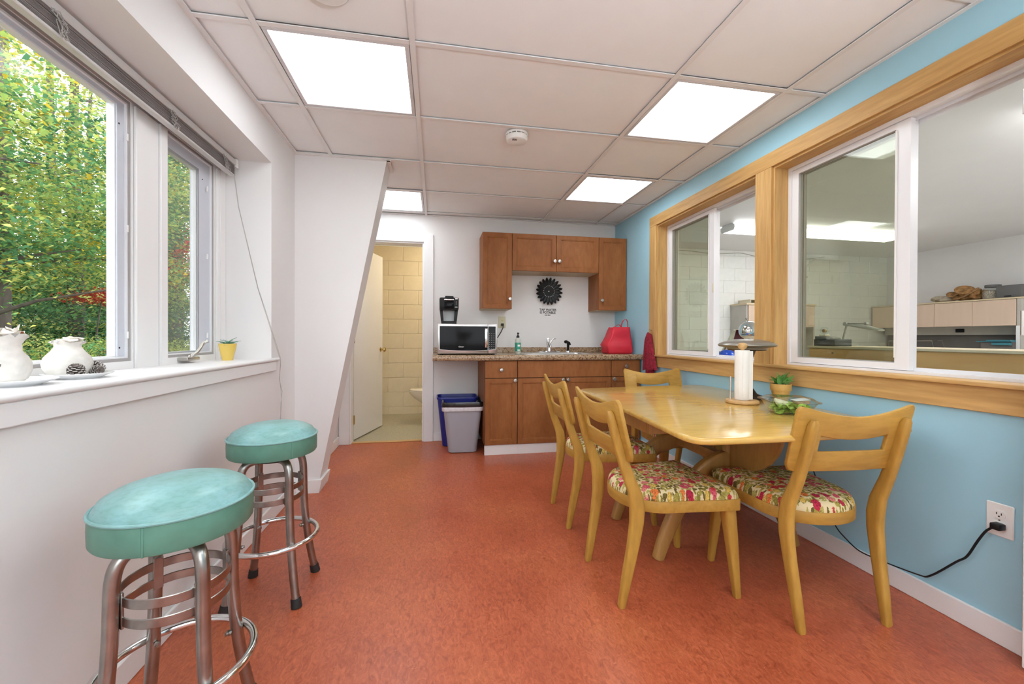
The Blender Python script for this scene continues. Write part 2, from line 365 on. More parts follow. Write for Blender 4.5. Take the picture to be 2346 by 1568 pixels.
        if smooth:
            me.polygons.foreach_set('use_smooth', [True]*len(me.polygons)); me.set_sharp_from_angle(angle=math.radians(ang))
        if kind: o['kind'] = kind
        if label: o['label'] = label
        return o
def thing(name, label, cat, loc=(0, 0, 0), rotz=0, group=None, local=False, kind=None):
    o = bpy.data.objects.new(name, None); COL.objects.link(o); o.location = loc; o.rotation_euler = (0, 0, rotz); o.empty_display_size = .05
    o['label'] = label; o['category'] = cat
    if group: o['group'] = group
    if kind: o['kind'] = kind
    if local: o['_local'] = 1
    return o
def tag(o, label, cat, group=None, kind=None):
    o['label'] = label; o['category'] = cat
    if group: o['group'] = group
    if kind: o['kind'] = kind
    return o
def struct(name, label, cat='room', loc=(0, 0, 0)): return thing(name, label, cat, loc, kind='structure')
def share(src, parent, loc=None, rot=None):
    c = src.copy(); COL.objects.link(c); c.parent = parent
    if loc is not None: c.location = loc
    if rot is not None: c.rotation_euler = rot
    return c
def copy_tree(o, parent=None):
    c = o.copy(); COL.objects.link(c); c.parent = parent
    for ch in list(o.children): copy_tree(ch, c)
    return c
def text(name, body, size, mat, parent, loc, rot, align='CENTER', ext=.0006, shear=0, bold=0):
    cu = bpy.data.curves.new(name, 'FONT'); cu.body = body; cu.size = size; cu.align_x = align; cu.align_y = 'CENTER'; cu.extrude = ext; cu.shear = shear; cu.offset = bold
    cu.resolution_u = 3
    t = bpy.data.objects.new(name, cu); COL.objects.link(t); bpy.context.view_layer.update()
    me = bpy.data.meshes.new_from_object(t.evaluated_get(bpy.context.evaluated_depsgraph_get())); me.name = name; bpy.data.objects.remove(t); bpy.data.curves.remove(cu)
    me.materials.clear(); me.materials.append(M[mat]); o = bpy.data.objects.new(name, me); COL.objects.link(o); o.parent = parent; o.location = loc; o.rotation_euler = rot
    return o
def rect(x0, x1, y0, y1): return [(x0, y0), (x1, y0), (x1, y1), (x0, y1)]
def rrect(x0, x1, y0, y1, r, n=5):
    P = []
    for cx, cy, a in ((x1-r, y0+r, -90), (x1-r, y1-r, 0), (x0+r, y1-r, 90), (x0+r, y0+r, 180)):
        for i in range(n+1):
            t = math.radians(a+90*i/n); P.append((cx+r*math.cos(t), cy+r*math.sin(t)))
    return P
def holed(g, a0, a1, b0, b1, holes, put):
    """boxes that fill the rectangle a0..a1 x b0..b1 except the holes (ha0,ha1,hb0,hb1)"""
    As = sorted({a0, a1, *[h[0] for h in holes], *[h[1] for h in holes]}); Bs = sorted({b0, b1, *[h[2] for h in holes], *[h[3] for h in holes]})
    for i in range(len(As)-1):
        run = None
        for j in range(len(Bs)-1):
            am, bm_ = (As[i]+As[i+1])/2, (Bs[j]+Bs[j+1])/2
            solid = not any(h[0] < am < h[1] and h[2] < bm_ < h[3] for h in holes)
            if solid: run = [Bs[j], Bs[j+1]] if run is None else [run[0], Bs[j+1]]
            if (not solid or j == len(Bs)-2) and run: put(As[i], As[i+1], run[0], run[1]); run = None

# ------------------------------------------------------------------ room shell
XL, XR, YB, ZC, YF = -.947, 1.964, 4.345, 2.319, -1.9
G().box(XL-.02, XR+.02, YF, YB+.03, -.06, 0).build('floor', 'lino', smooth=False)
tag(bpy.data.objects['floor'], 'mottled red-orange linoleum floor of the break room', 'floor', kind='structure')
g = G(); holed(g, YF, YB, 0, 2.6, [(.55, 2.645, .915, 2.09)], lambda a, b, c, d: g.box(-1.32, XL, a, b, c, d))
tag(g.build('wall_left', 'wall', smooth=False), 'white window wall on the left with a deep sill opening', 'wall', kind='structure')
g = G(); holed(g, -1.3, 2.16, 0, 2.6, [(-.84, -.121, -.1, 2.04)], lambda a, b, c, d: g.box(a, b, YB, YB+.12, max(c, 0), d))
tag(g.build('wall_back', 'wall', smooth=False), 'white back wall behind the kitchenette with the bathroom doorway', 'wall', kind='structure')
g = G(); holed(g, YF, YB, 0, 2.6, [(2.26, 3.44, .905, 2.09), (.95, 2.136, .905, 2.09)], lambda a, b, c, d: g.box(XR, 2.16, a, b, c, d))
tag(g.build('wall_right', 'blue', smooth=False), 'light blue wall on the right with two interior windows', 'wall', kind='structure')
g = G(); holed(g, -1.32, 2.16, 0, 2.6, [(-.8, 1.8, .85, 2.15)], lambda a, b, c, d: g.box(a, b, YF-.12, YF, c, d))
tag(g.build('wall_front', 'wall', smooth=False), 'white wall behind the viewpoint', 'wall', kind='structure')
w5 = struct('fill_window', 'wide unseen window added behind the viewpoint for fill daylight', 'window', (.5, YF, .85))  # opening and window added out of view to let in fill daylight
g = G(); holed(g, -.8, 1.8, .85, 2.15, [(-.74, .47, .91, 2.09), (.53, 1.74, .91, 2.09)], lambda a, b, c, d: g.box(a, b, YF-.08, YF-.03, c, d)); g.build('frame', 'trimw', w5, smooth=False)
for a, b in ((-.74, .47), (.53, 1.74)): G().box(a, b, YF-.057, YF-.053, .91, 2.09).build('pane', 'winglass', w5, smooth=False)
# slanted wing wall beside the bathroom door
def wingx(z): return -.345-(2.31-z)/5.05
wing = G(); poly = [(XL, 0), (wingx(0), 0), (wingx(2.319), 2.319), (XL, 2.319)]
wing.prism(poly, 3.05, 3.262, 'xz')
wg = struct('wall_wing', 'white wing wall with a slanted right edge beside the bathroom doorway', 'wall', (XL, 3.05, 0))
wing.build('panel', 'wall', wg, smooth=False)
g = G(); zb = .088
g.prism([(XL, 0), (wingx(0)-.02, 0), (wingx(zb)-.02, zb), (XL, zb)], 3.035, 3.05, 'xz')
g.prism([(wingx(0)-.02, 0), (wingx(0)+.016, 0), (wingx(zb)+.016, zb), (wingx(zb)-.02, zb)], 3.035, 3.277, 'xz')
g.build('baseboard', 'trimw', wg, smooth=False)

# ceiling: separate tiles in a painted grid
ce = struct('ceiling', 'suspended ceiling of plain white tiles in a white metal grid', 'ceiling', (0, 0, ZC))
gx = [-.1+k*.6096 for k in (-1, 0, 2, 3)]; gy = [1.803+.6096*r for r in range(-6, 5)]
LIGHTS = [(-1, 0), (-1, 3), (2, 0), (2, 2), (-1, -4), (2, -3)]  # last two are unseen panels added for fill light
tiles = {}
def tile(x0, x1, y0, y1):
    w, d = round(x1-x0, 3), round(y1-y0, 3)
    if w < .03 or d < .03: return
    if (w, d) not in tiles:
        g = G(); g.box(-w/2+.006, w/2-.006, -d/2+.006, d/2-.006, .009, .022, 0)
        me_o = g_build_raw(g, 'ceiling_tile', 'tile'); tiles[(w, d)] = me_o; o = me_o
    else:
        o = tiles[(w, d)].copy(); COL.objects.link(o)
    o.parent = ce; o.location = ((x0+x1)/2, (y0+y1)/2, 0)
def g_build_raw(g, name, mat, smooth=False):
    me = bpy.data.meshes.new(name); me.from_pydata(g.v, [], g.f); me.materials.append(M[mat]); o = bpy.data.objects.new(name, me); COL.objects.link(o)
    b = bmesh.new(); b.from_mesh(me); bmesh.ops.recalc_face_normals(b, faces=b.faces); b.to_mesh(me); b.free()
    if smooth: me.polygons.foreach_set('use_smooth', [True]*len(me.polygons)); me.set_sharp_from_angle(angle=math.radians(40))
    return o
xs = [XL]+gx+[XR]; ys = [YF]+gy+[YB]
cols = [(-2, XL, gx[0]), (-1, gx[0], gx[1]), (0, gx[1], gx[2]), (2, gx[2], gx[3]), (3, gx[3], XR)]
for ci, a, b in cols:
    for j in range(len(ys)-1):
        r = j-1-6
        if (ci, r) in LIGHTS: continue
        tile(a, b, ys[j], ys[j+1])
def bar(name, x0, x1, y0, y1, z0=-.004, z1=.0):
    G().box(x0, x1, y0, y1, ZC+z0, ZC+z1).build(name, 'tee', ce, smooth=False)
for x in gx: bar('main_tee', x-.012, x+.012, YF, YB)
for (ci, a, b) in cols:
    for y in gy: bar('cross_tee', a+.013 if a > XL else a, b-.013 if b < XR else b, y-.012, y+.012, -.0035)
bar('wall_angle', XL, XL+.024, YF, YB, -.005); bar('wall_angle', XR-.02, XR, YF, YB, -.005)
bar('wall_angle', XL, XR, YB-.02, YB, -.005)
bar('wall_angle', XL, -.315, 3.026, 3.05, -.006); bar('wall_angle', -.343, -.32, 3.03, 3.262, -.006)
G().box(-1.32, 2.16, YF, YB, ZC+.10, ZC+.13).build('plenum_board', 'tile', ce, smooth=False)

labs = ['lit square ceiling panel nearest the left window', 'lit ceiling panel half hidden behind the slanted wing wall', 'lit square ceiling panel above the dining table',
        'lit ceiling panel close to the back wall cabinets', 'unseen ceiling panel added for fill light behind the viewpoint, window side', 'unseen ceiling panel added for fill light behind the viewpoint, blue wall side']
lp = None
for (ci, r), lb in zip(LIGHTS, labs):
    x0 = dict([(-1, gx[0]), (2, gx[2])])[ci]; y0 = 1.803+.6096*r; c = (x0+.3048, y0+.3048, ZC)
    if lp is None:
        lp = thing('ceiling_light', lb, 'ceiling light', c, group='lit ceiling panels', local=True)
        g = G(); s, t = .290, .270
        for a in (rect(-s, s, -s, -t), rect(-s, s, t, s), rect(-s, -t, -t, t), rect(t, s, -t, t)): g.prism(a, -.003, .02, 'xy', .002, 1)
        g.build('frame', 'track', lp)
        G().box(-t-.002, t+.002, -t-.002, t+.002, .006, .010).build('diffuser', 'light', lp, smooth=False)
        G().box(-s, s, -s, s, .02, .09).build('housing', 'tee', lp, smooth=False)
    else:
        q = copy_tree(lp); q.location = c; q['label'] = lb
# smoke detector and a round ceiling speaker ring cut by the frame edge
sd = thing('smoke_detector', 'round white smoke detector on the ceiling in the middle of the room', 'smoke detector', (.484, 2.497, ZC))
G().lathe([(.068, -.001), (.068, -.010), (.0655, -.013)], 40, (.484, 2.497, ZC)).build('base', 'white', sd)
G().lathe([(.058, -.013), (.058, -.019)], 40, (.484, 2.497, ZC)).build('grille', 'dark', sd)
G().lathe([(.0655, -.019), (.066, -.03), (.062, -.046), (.05, -.052), (0, -.053)], 40, (.484, 2.497, ZC)).build('cover', 'white', sd)
g = G()
for k in range(5): g.obox((.452+.006*k, 2.462, ZC-.0525), (.003, .02, .002))
g.build('slots', 'dark', sd)
for k in range(14):
    a = 2*math.pi*k/14; G().obox((.484+.0652*math.cos(a), 2.497+.0652*math.sin(a), ZC-.016), (.004, .006, .0065), Matrix.Rotation(a, 3, 'Z')).build('rib', 'white', sd)
cd = thing('ceiling_disc', 'white round ceiling fixture at the top edge of the photo', 'ceiling fixture', (-.385, 1.57, ZC))
G().lathe([(.075, -.002), (.075, -.012), (.06, -.022), (0, -.024)], 40, (-.385, 1.57, ZC)).build('body', 'white', cd)
G().lathe([(.082, -.001), (.082, -.004), (.074, -.006)], 40, (-.385, 1.57, ZC)).build('rim', 'track', cd)

ul = thing('fill_uplight', 'unseen white uplight added behind the viewpoint to brighten the ceiling', 'lamp', (.55, -.75, 0)); c = (.55, -.75, 0)  # added lamp, never in view, throws light up at the ceiling
G().lathe([(0, 0), (.14, 0), (.14, .015), (.02, .03), (.016, 1.02), (0, 1.02)], 32, c).build('stand', 'white', ul)
G().lathe([(0, 1.0), (.05, 1.005), (.13, 1.07), (.175, 1.16), (.17, 1.162), (.125, 1.08), (0, 1.05)], 40, c).build('bowl', 'white', ul)
G().lathe([(0, 1.120), (.14, 1.120), (.14, 1.126), (0, 1.126)], 32, c).build('fill_plate', 'upfill', ul)
# baseboards
def sboard(name, x0, x1, y0, y1, lab, h=.085):
    tag(G().box(x0, x1, y0, y1, 0, h, .003, 1).build(name, 'trimw'), lab, 'baseboard', kind='structure')
sboard('baseboard_left', XL, XL+.014, YF, 3.035, 'white baseboard under the window')
sboard('baseboard_left', XL, XL+.014, 3.262, YB-.016, 'short white baseboard behind the wing wall')
sboard('baseboard_right', XR-.013, XR, YF, YB-.64, 'white baseboard along the blue wall', .086)
sboard('baseboard_back', -.024, .43, YB-.013, YB, 'white baseboard behind the waste bins')

# bathroom door casing
dc = struct('trim_1', 'white casing around the bathroom doorway', 'door casing', (-.48, YB, 0))
G().box(-.121, -.025, YB-.017, YB, 0, 2.122, .002, 1).build('side_casing', 'trimw', dc)
G().box(-.938, -.84, YB-.017, YB, 0, 2.122, .002, 1).build('side_casing', 'trimw', dc)
G().box(-.84, -.121, YB-.017, YB, 2.04, 2.122, .002, 1).build('head_casing', 'trimw', dc)
g = G(); g.box(-.84, -.826, YB, YB+.12, 0, 2.04); g.box(-.135, -.121, YB, YB+.12, 0, 2.04); g.box(-.826, -.135, YB, YB+.12, 2.026, 2.04)
g.build('jamb', 'trimw', dc, smooth=False)
G().box(-.826, -.135, YB+.012, YB+.07, 0, .008, .003, 1).build('threshold', 'turned', dc)

# bathroom
G().box(-1.0, 2.1, YB+.03, 6.1, -.06, -.001).build('floor_bathroom', 'bathfloor', smooth=False)
tag(bpy.data.objects['floor_bathroom'], 'beige speckled bathroom floor', 'floor', kind='structure')
def blockwall(name, lab, mat, joint, x0, x1, y, z0, zs, course, x_off, nz, L=.4064):
    w = struct(name, lab, 'wall', (x0, y, 0))
    G().box(x0, x1, y, y+.1, z0, zs+course*nz).build('mortar', joint, w, smooth=False)
    cache = {}
    for k in range(nz):
        a = zs+course*k; off = x_off+(L/2 if k % 2 else 0); n0 = math.floor((x0-off)/L)
        x = off+n0*L
        while x < x1-1e-4:
            b0, b1 = max(x, x0), min(x+L, x1)
            if b1-b0 > .01:
                key = round(b1-b0, 3)
                if key not in cache:
                    hw = (b1-b0)/2-.0035; hh = course/2-.0035
                    g = G(); g.box(-hw, hw, -.006, .004, -hh, hh, .003, 1); cache[key] = g_build_raw(g, 'block', mat, True); o = cache[key]
                else: o = cache[key].copy(); COL.objects.link(o)
                o.parent = w; o.location = ((b0+b1)/2-x0, random.uniform(-.0008, .0008), a+course/2)
            x += L
    return w
blockwall('wall_bathroom_back', 'cream painted block wall seen through the bathroom doorway', 'blockc', 'cream', -1.0, 2.05, 5.95, 0, .097-.2025, .2025, -.65, 12)
g = G(); g.box(-1.1, -1.0, YB+.12, 6.05, 0, 2.42); g.box(2.0, 2.1, YB+.12, 6.05, 0, 2.42)
tag(g.build('wall_bathroom_sides', 'cream', smooth=False), 'cream side walls of the bathroom', 'wall', kind='structure')
G().box(-1.1, 2.1, YB+.12, 6.05, 2.34, 2.42).build('ceiling_bathroom', 'cream', smooth=False)
tag(bpy.data.objects['ceiling_bathroom'], 'cream bathroom ceiling', 'ceiling', kind='structure')
bl = thing('bathroom_ceiling_lamp', 'globe lamp on the bathroom ceiling, behind the door head', 'lamp', (.2, 5.2, 2.34))
G().lathe([(.12, 0), (.12, -.02)], 24, (.2, 5.2, 2.34)).build('base', 'white', bl); G().lathe([(.11, -.02), (.13, -.06), (.09, -.11), (0, -.13)], 24, (.2, 5.2, 2.34)).build('globe', 'bathlamp', bl)
# bathroom door, swung inward
d1 = struct('door_1', 'off-white bathroom door standing open into the bathroom', 'door', (-.82, 4.44, 0))
hx, hy = -.822, 4.475; fx, fy = -.626, 5.16; L = math.hypot(fx-hx, fy-hy); an = math.atan2(fy-hy, fx-hx)
mt = Matrix.Translation((hx, hy, 0)) @ Matrix.Rotation(an, 4, 'Z')
G().box(0, L, 0, .035, .012, 2.02, .002, 1, mt).build('leaf', 'trimw', d1)
g = G()
for sy in (-1, 1):
    base = mt @ Vector((L-.06, .0175+sy*.0175, .92)); ax = (mt.to_3x3() @ Vector((0, sy, 0)))
    g.lathe([(.026, 0), (.026, .005), (.011, .008), (.011, .03), (.024, .038), (.027, .05), (.022, .06), (0, .064)], 20, base, ax)
g.build('knob', 'brass', d1)
for z in (.22, 1.05, 1.82): G().box(-.832, -.812, 4.445, 4.472, z-.045, z+.045, .003, 1).build('hinge', 'brass', d1)
# toilet facing the window side
to = thing('toilet', 'bone coloured toilet seen through the bathroom doorway', 'toilet', (-.05, 5.33, 0))
def ell(cx, cy, rx, ry, z, n=28, back=None): return [(cx+rx*math.cos(2*math.pi*i/n), cy+ry*math.sin(2*math.pi*i/n), z) for i in range(n)]
TY = 5.33
g = G(); g.loft([ell(.02, TY, .20, .11, 0), ell(.02, TY, .19, .105, .04), ell(.03, TY, .165, .095, .15), ell(.02, TY, .19, .11, .24), ell(-.02, TY, .25, .155, .31), ell(-.045, TY, .275, .18, .365), ell(-.045, TY, .275, .182, .385)])
g.build('bowl', 'toilet', to)
G().loft([ell(-.045, TY, .282, .188, .387), ell(-.045, TY, .286, .192, .395), ell(-.045, TY, .284, .19, .402)]).build('seat', 'toilet', to)
G().loft([ell(-.04, TY, .28, .186, .405), ell(-.04, TY, .282, .188, .414), ell(-.04, TY, .27, .176, .421), ell(-.04, TY, .1, .08, .424)]).build('lid', 'toilet', to)
G().box(.22, .42, TY-.22, TY+.22, .38, .74, .03, 3).build('tank', 'toilet', to); G().box(.21, .43, TY-.23, TY+.23, .74, .775, .012, 2).build('tank_lid', 'toilet', to)

# ------------------------------------------------------------------ left window
XW = -1.195
wl = struct('trim_2', 'white window casing and mullion of the left window', 'window casing', (XW, 1.6, .94))
g = G(); holed(g, .55, 2.645, .94, 2.09, [(.70, 1.905, .977, 2.006), (2.085, 2.533, .977, 2.012)], lambda a, b, c, d: g.box(-1.225, XW, a, b, c, d))
g.build('casing', 'trimw', wl, smooth=False)
G().box(XW, XW+.02, 2.052, 2.10, .94, 2.0, .003, 1).build('mullion_strip', 'trimw', wl)
G().box(XW, XW+.012, 1.915, 2.05, .94, 2.0, .003, 1).build('mullion_board', 'trimw', wl)
G().box(XW, XW+.012, 2.545, 2.575, .94, 2.0, .002, 1).build('stop', 'trimw', wl); G().box(XW, XW+.008, 2.585, 2.643, .94, 2.06, .002, 1).build('stop', 'trimw', wl)
sl = struct('trim_3', 'white window stool with a rounded nose under the left window', 'window sill', (XL, 1.6, .94))
prof = [(-1.225, .915), (-1.225, .94), (-.936, .947), (-.930, .9455), (-.926, .9415), (-.925, .9375), (-.926, .9335), (-.930, .9295), (-.936, .928)]
G().prism([(-1.225, .928), (-1.225, .947), (-.938, .947)]+prof[3:], .55, 2.645, 'xz').build('stool', 'trimw', sl)
G().prism([(XL, .928), (XL, .947), (-.938, .947)]+prof[3:8], 2.645, 2.735, 'xz').build('horn', 'trimw', sl)
G().prism([(XL, .928), (XL, .947), (-.938, .947)]+prof[3:8], .45, .55, 'xz').build('horn', 'trimw', sl)
G().box(XL, XL+.014, .5, 2.685, .872, .928, .003, 1).build('apron', 'trimw', sl)
def fixed_window(name, lab, y0, y1, z0, z1, gy0, gy1, gz0, gz1, deep):
    w = struct(name, lab, 'window', (XW-.03, (y0+y1)/2, z0))
    g = G(); e = .012
    holed(g, y0, y1, z0, z1, [(y0+e, y1-e, z0+e, z1-e)], lambda a, b, c, d: g.box(XW-.045, XW-.004, a, b, c, d)); g.build('gasket', 'gasket', w, smooth=False)
    g = G(); holed(g, y0+e, y1-e, z0+e, z1-e, [(y0+e+.006, y1-e-.006, z0+e+.006, z1-e-.006)], lambda a, b, c, d: g.box(XW-.04, XW-.006, a, b, c, d)); g.build('frame', 'vinylf', w, smooth=False)
    g = G(); f0 = e+.006
    holed(g, y0+f0, y1-f0, z0+f0, z1-f0, [(gy0, gy1, gz0, gz1)], lambda a, b, c, d: g.box(XW-.05, XW-.014, a, b, c, d)); g.build('sash', 'sashgrey', w, smooth=False)
    g = G(); holed(g, gy0, gy1, gz0, gz1, [(gy0+.004, gy1-.004, gz0+.004, gz1-.004)], lambda a, b, c, d: g.box(XW-.042, XW-.02, a, b, c, d)); g.build('glazing_bead', 'vinylf', w, smooth=False)
    G().box(XW-.034, XW-.030, gy0, gy1, gz0, gz1).build('pane', 'winglass', w, smooth=False)
    return w
w1 = fixed_window('window_1', 'large picture window on the left looking into autumn trees', .70, 1.905, .977, 2.006, .765, 1.85, .995, 1.972, 0)
w2 = fixed_window('window_2', 'narrow crank-out window beside the picture window', 2.085, 2.533, .977, 2.012, 2.11, 2.40, .998, 1.935, 0)
g = G(); g.box(XW-.012, XW-.011, 2.10, 2.405, .995, 1.94); g.build('insect_screen', 'mesh', w2, smooth=False)
for w, y in ((w1, 1.872), (w2, 2.455)):
    for z in (1.08, 1.50, 1.86): G().box(XW-.006, XW, y+.012, y+.018, z-.014, z+.014, .001, 1).build('latch_keeper', 'white', w)
    g = G()
    for z in (1.03, 1.9): g.lathe([(.0035, 0), (.0035, .002), (0, .0025)], 8, (XW-.0145, y-.012, z), (1, 0, 0))
    g.build('screw', 'dark', w)
G().box(XW-.01, XW+.045, 2.20, 2.305, .958, .975, .004, 2).build('crank_base', 'nickel', w2)
g = G(); g.tube([(XW+.03, 2.25, .972), (XW+.04, 2.255, .985), (XW+.045, 2.275, .995), (XW+.05, 2.30, 1.02), (XW+.05, 2.325, 1.045)], [.008, .0095, .0085, .007, .006], 10)
g.lathe([(.011, 0), (.013, .008), (.009, .016)], 12, (XW+.032, 2.25, .968)); g.cyl((XW+.05, 2.325, 1.04), (XW+.065, 2.335, 1.052), .006, .008)
g.build('crank_handle', 'nickel', w2)
# raised mini blind
mb = thing('mini_blind', 'grey mini blind pulled all the way up above the left window', 'blind', (-1.13, 1.6, 2.08))
G().box(-1.15, -1.118, .58, 2.605, 2.045, 2.078, .003, 1).build('head_rail', 'blindw', mb)
G().box(-1.152, -1.112, 2.605, 2.625, 2.035, 2.083, .002, 1).build('bracket', 'white', mb)
g = G(); random.seed(3)
for k in range(17):
    z = 2.040-.0029*k; dx = random.uniform(-.0018, .0018)
    g.box(-1.149+dx, -1.121+dx, .59, 2.60+random.uniform(-.006, .002), z-.0012, z)
g.build('slat', 'blindg', mb, smooth=False, kind='stuff')
G().box(-1.15, -1.12, .585, 2.60, 1.980, 1.991, .003, 1).build('bottom_rail', 'blindw', mb)
for y in (.8, 1.47, 2.02, 2.47):
    g = G(); random.seed(int(y*100))
    for k in range(7):
        p = Vector((-1.114, y+random.uniform(-.012, .012), 2.045)); pts = []
        for i in range(8):
            pts.append(p+Vector((random.uniform(-.002, .010), random.uniform(-.016, .016)+.004*i, -.0095*i)))
        g.tube(pts, .0013, 5)
    g.build('ladder_cord', 'cord', mb)
g = G()
for o_ in (0, .006):
    g.tube([(-1.113, 2.585+o_, 2.03), (-1.111, 2.572+o_, 1.96), (-1.085, 2.555+o_, 1.80), (-1.045, 2.553+o_, 1.62), (-1.0, 2.59+o_*1.3, 1.352), (-.955, 2.622+o_*2, 1.16), (-.92, 2.645+o_*2.4, 1.01), (-.908, 2.665+o_*2, .944), (-.9085, 2.672+o_, .93), (-.91, 2.676+o_, .90), (-.922, 2.70-o_, .82), (-.925, 2.735+o_*3, .74), (-.928, 2.75-o_*2, .66), (-.93, 2.735+o_, .57), (-.93, 2.742, .50)], .0016, 6)
g.build('pull_cord', 'cord', mb)

# ------------------------------------------------------------------ right wall: fir trim and two sliders
tr = struct('trim_4', 'honey coloured fir casing framing the two interior windows', 'window trim', (XR, 2.2, .92))
X0 = XR-.02
G().box(X0, XR, .80, 3.555, 2.088, 2.177, .002, 1).build('head_casing', 'fir', tr)
G().box(X0, XR, 3.44, 3.553, .92, 2.088, .002, 1).build('side_casing', 'firv', tr)
G().box(X0, XR, 2.136, 2.26, .92, 2.088, .002, 1).build('post_casing', 'firv', tr)
G().box(X0, XR, .86, .95, .92, 2.088, .002, 1).build('side_casing', 'firv', tr)
G().box(XR-.04, 2.075, .84, 3.575, .9055, .921, .003, 2).build('stool', 'fir', tr)
G().box(XR-.018, XR, .84, 3.56, .8125, .905, .002, 1).build('apron', 'fir', tr)
for (a, b) in ((2.26, 3.44), (.95, 2.136)):
    G().box(XR-.004, 2.16, b-.012, b, .92, 2.088).build('jamb_board', 'firv', tr, smooth=False)
    G().box(XR-.004, 2.16, a, a+.012, .92, 2.088).build('jamb_board', 'firv', tr, smooth=False)
    G().box(XR-.004, 2.16, a+.012, b-.012, 2.076, 2.088).build('head_board', 'fir', tr, smooth=False)
def slider(name, lab, y0, y1, gl0, gl1):
    w = struct(name, lab, 'window', (2.05, (y0+y1)/2, .921))
    g = G(); z0, z1 = .921, 2.076; f = .02
    holed(g, y0, y1, z0, z1, [(y0+f, y1-f, z0+.012, z1-f)], lambda a, b, c, d: g.box(2.05, 2.15, a, b, c, d)); g.build('frame', 'vinylf', w, smooth=False)
    G().box(2.085, 2.089, y0+f, y1-f, z0+.012, z0+.026).build('track_rib', 'vinylf', w, smooth=False); G().box(2.118, 2.122, y0+f, y1-f, z0+.012, z0+.026).build('track_rib', 'vinylf', w, smooth=False)
    G().box(2.085, 2.089, y0+f, y1-f, z1-f-.014, z1-f).build('track_rib', 'track', w, smooth=False); G().box(2.118, 2.122, y0+f, y1-f, z1-f-.022, z1-f).build('track_rib', 'vinylf', w, smooth=False)
    for k, (xa, xb) in enumerate(((2.058, 2.083), (2.091, 2.116))):
        a0, a1 = gl0-.06+.012*k, gl1+.052+.03*k; a1 = min(a1, y1-f-.001)
        g = G(); holed(g, a0, a1, z0+.014, z1-f-.002, [(gl0+.012*k, gl1+(.0 if not k else .006), .966, 2.028)], lambda a, b, c, d: g.box(xa, xb, a, b, c, d)); s = g.build('sash', 'vinylf', w, smooth=False)
        G().box((xa+xb)/2-.002, (xa+xb)/2+.002, gl0+.002, gl1+.004, .960, 2.034).build('pane', 'tintglass', s, smooth=False)
        g = G(); holed(g, gl0+.012*k, gl1+(.0 if not k else .006), .966, 2.028, [(gl0+.012*k+.003, gl1-.003, .969, 2.025)], lambda a, b, c, d: g.box(xa+.003, xb-.003, a, b, c, d)); g.build('glazing_gasket', 'gasket', s, smooth=False)
        if not k: G().box(xa-.006, xa, gl0-.008, gl0, .99, 2.02, .001, 1).build('pull_rail', 'white', s)
    return w
w3 = slider('window_3', 'far interior slider window with its open half toward the post', 2.272, 3.428, 2.86, 3.365)
w4 = slider('window_4', 'near interior slider window with its open half at the right edge', .962, 2.124, 1.545, 2.062)
g = G()
for z in (1.12, 1.74): g.box(2.088, 2.098, 1.552, 1.566, z-.03, z+.03, .002, 1)
g.build('sash_latch', 'white', w4)
G().box(2.052, 2.057, 2.80, 2.812, 1.42, 1.49, .002, 1).build('pull', 'cream', w3)
# white door leaf folded back against the blue wall at the right edge
d2 = struct('door_2', 'white door leaf folded against the blue wall at the right edge', 'door', (1.9, .6, 0))
G().box(1.872, 1.908, .22, 1.018, .012, 2.03, .002, 1).build('leaf', 'trimw', d2)
for z in (1.13, 1.85):
    g = G(); g.cyl((1.878, 1.026, z-.04), (1.878, 1.026, z+.04), .006, n=12); g.box(1.874, 1.906, 1.019, 1.022, z-.04, z+.04); g.build('hinge', 'nickel', d2)
G().lathe([(.026, 0), (.026, .005), (.011, .008), (.011, .03), (.025, .04), (.022, .056), (0, .06)], 20, (1.872, .30, .96), (-1, 0, 0)).build('knob', 'nickel', d2)

# ------------------------------------------------------------------ kitchenette
def knob(parent, x, y, z, r=.0185):
    return G().lathe([(.011, 0), (.0085, .004), (.0065, .010), (r*.93, .015), (r, .021), (r*.8, .0265), (r*.35, .028), (0, .0275)], 20, (x, y, z), (0, -1, 0)).build('knob', 'nickel', parent)
def cab_door(parent, x0, x1, z0, z1, yf, kx, kz, fr=.052, th=.019):
    """front at y=yf facing -y; frame with a stepped bead and a recessed panel"""
    g = G(); b = .006
    holed(g, x0, x1, z0, z1, [(x0+fr, x1-fr, z0+fr, z1-fr)], lambda a, c, d, e: None)
    o = [(x0, z0), (x1, z0), (x1, z1), (x0, z1)]
    def R(i, y): return [(x0+i, y, z0+i), (x1-i, y, z0+i), (x1-i, y, z1-i), (x0+i, y, z1-i)]
    g.loft([R(0, yf+th), R(0, yf+.002), R(.002, yf), R(fr-.012, yf), R(fr-.010, yf+.003), R(fr-.004, yf+.003), R(fr, yf+.009), R(fr, yf+th)], cap=False)
    d = g.build('door', 'cab', parent, ang=25)
    G().box(x0+fr-.001, x1-fr+.001, yf+.009, yf+.015, z0+fr-.001, z1-fr+.001).build('panel', 'cab', d, smooth=False)
    if kx is not None: knob(d, kx, yf, kz)
    return d
def drawer(parent, x0, x1, z0, z1, yf, kx, kz):
    d = G().box(x0, x1, yf, yf+.019, z0, z1, .0025, 1).build('drawer_front', 'cab', parent)
    if kx is not None: knob(d, kx, yf, kz)
def carcass(parent, x0, x1, z0, z1, y0, y1, under='cabin'):
    G().box(x0, x1, y0, y1, z0+.004, z1).build('carcass', 'cab', parent, smooth=False)
    G().box(x0+.001, x1-.001, y0+.001, y1, z0, z0+.004).build('underside', under, parent, smooth=False)
YU, YL = 4.045, 3.722
u = thing('wall_cabinet', 'tall narrow brown wall cabinet on the left above the microwave', 'cabinet', (.595, YB, 1.353))
carcass(u, .45, .742, 1.353, 2.107, YU+.02, YB); cab_door(u, .4515, .7405, 1.355, 2.105, YU, .7205, 1.452)
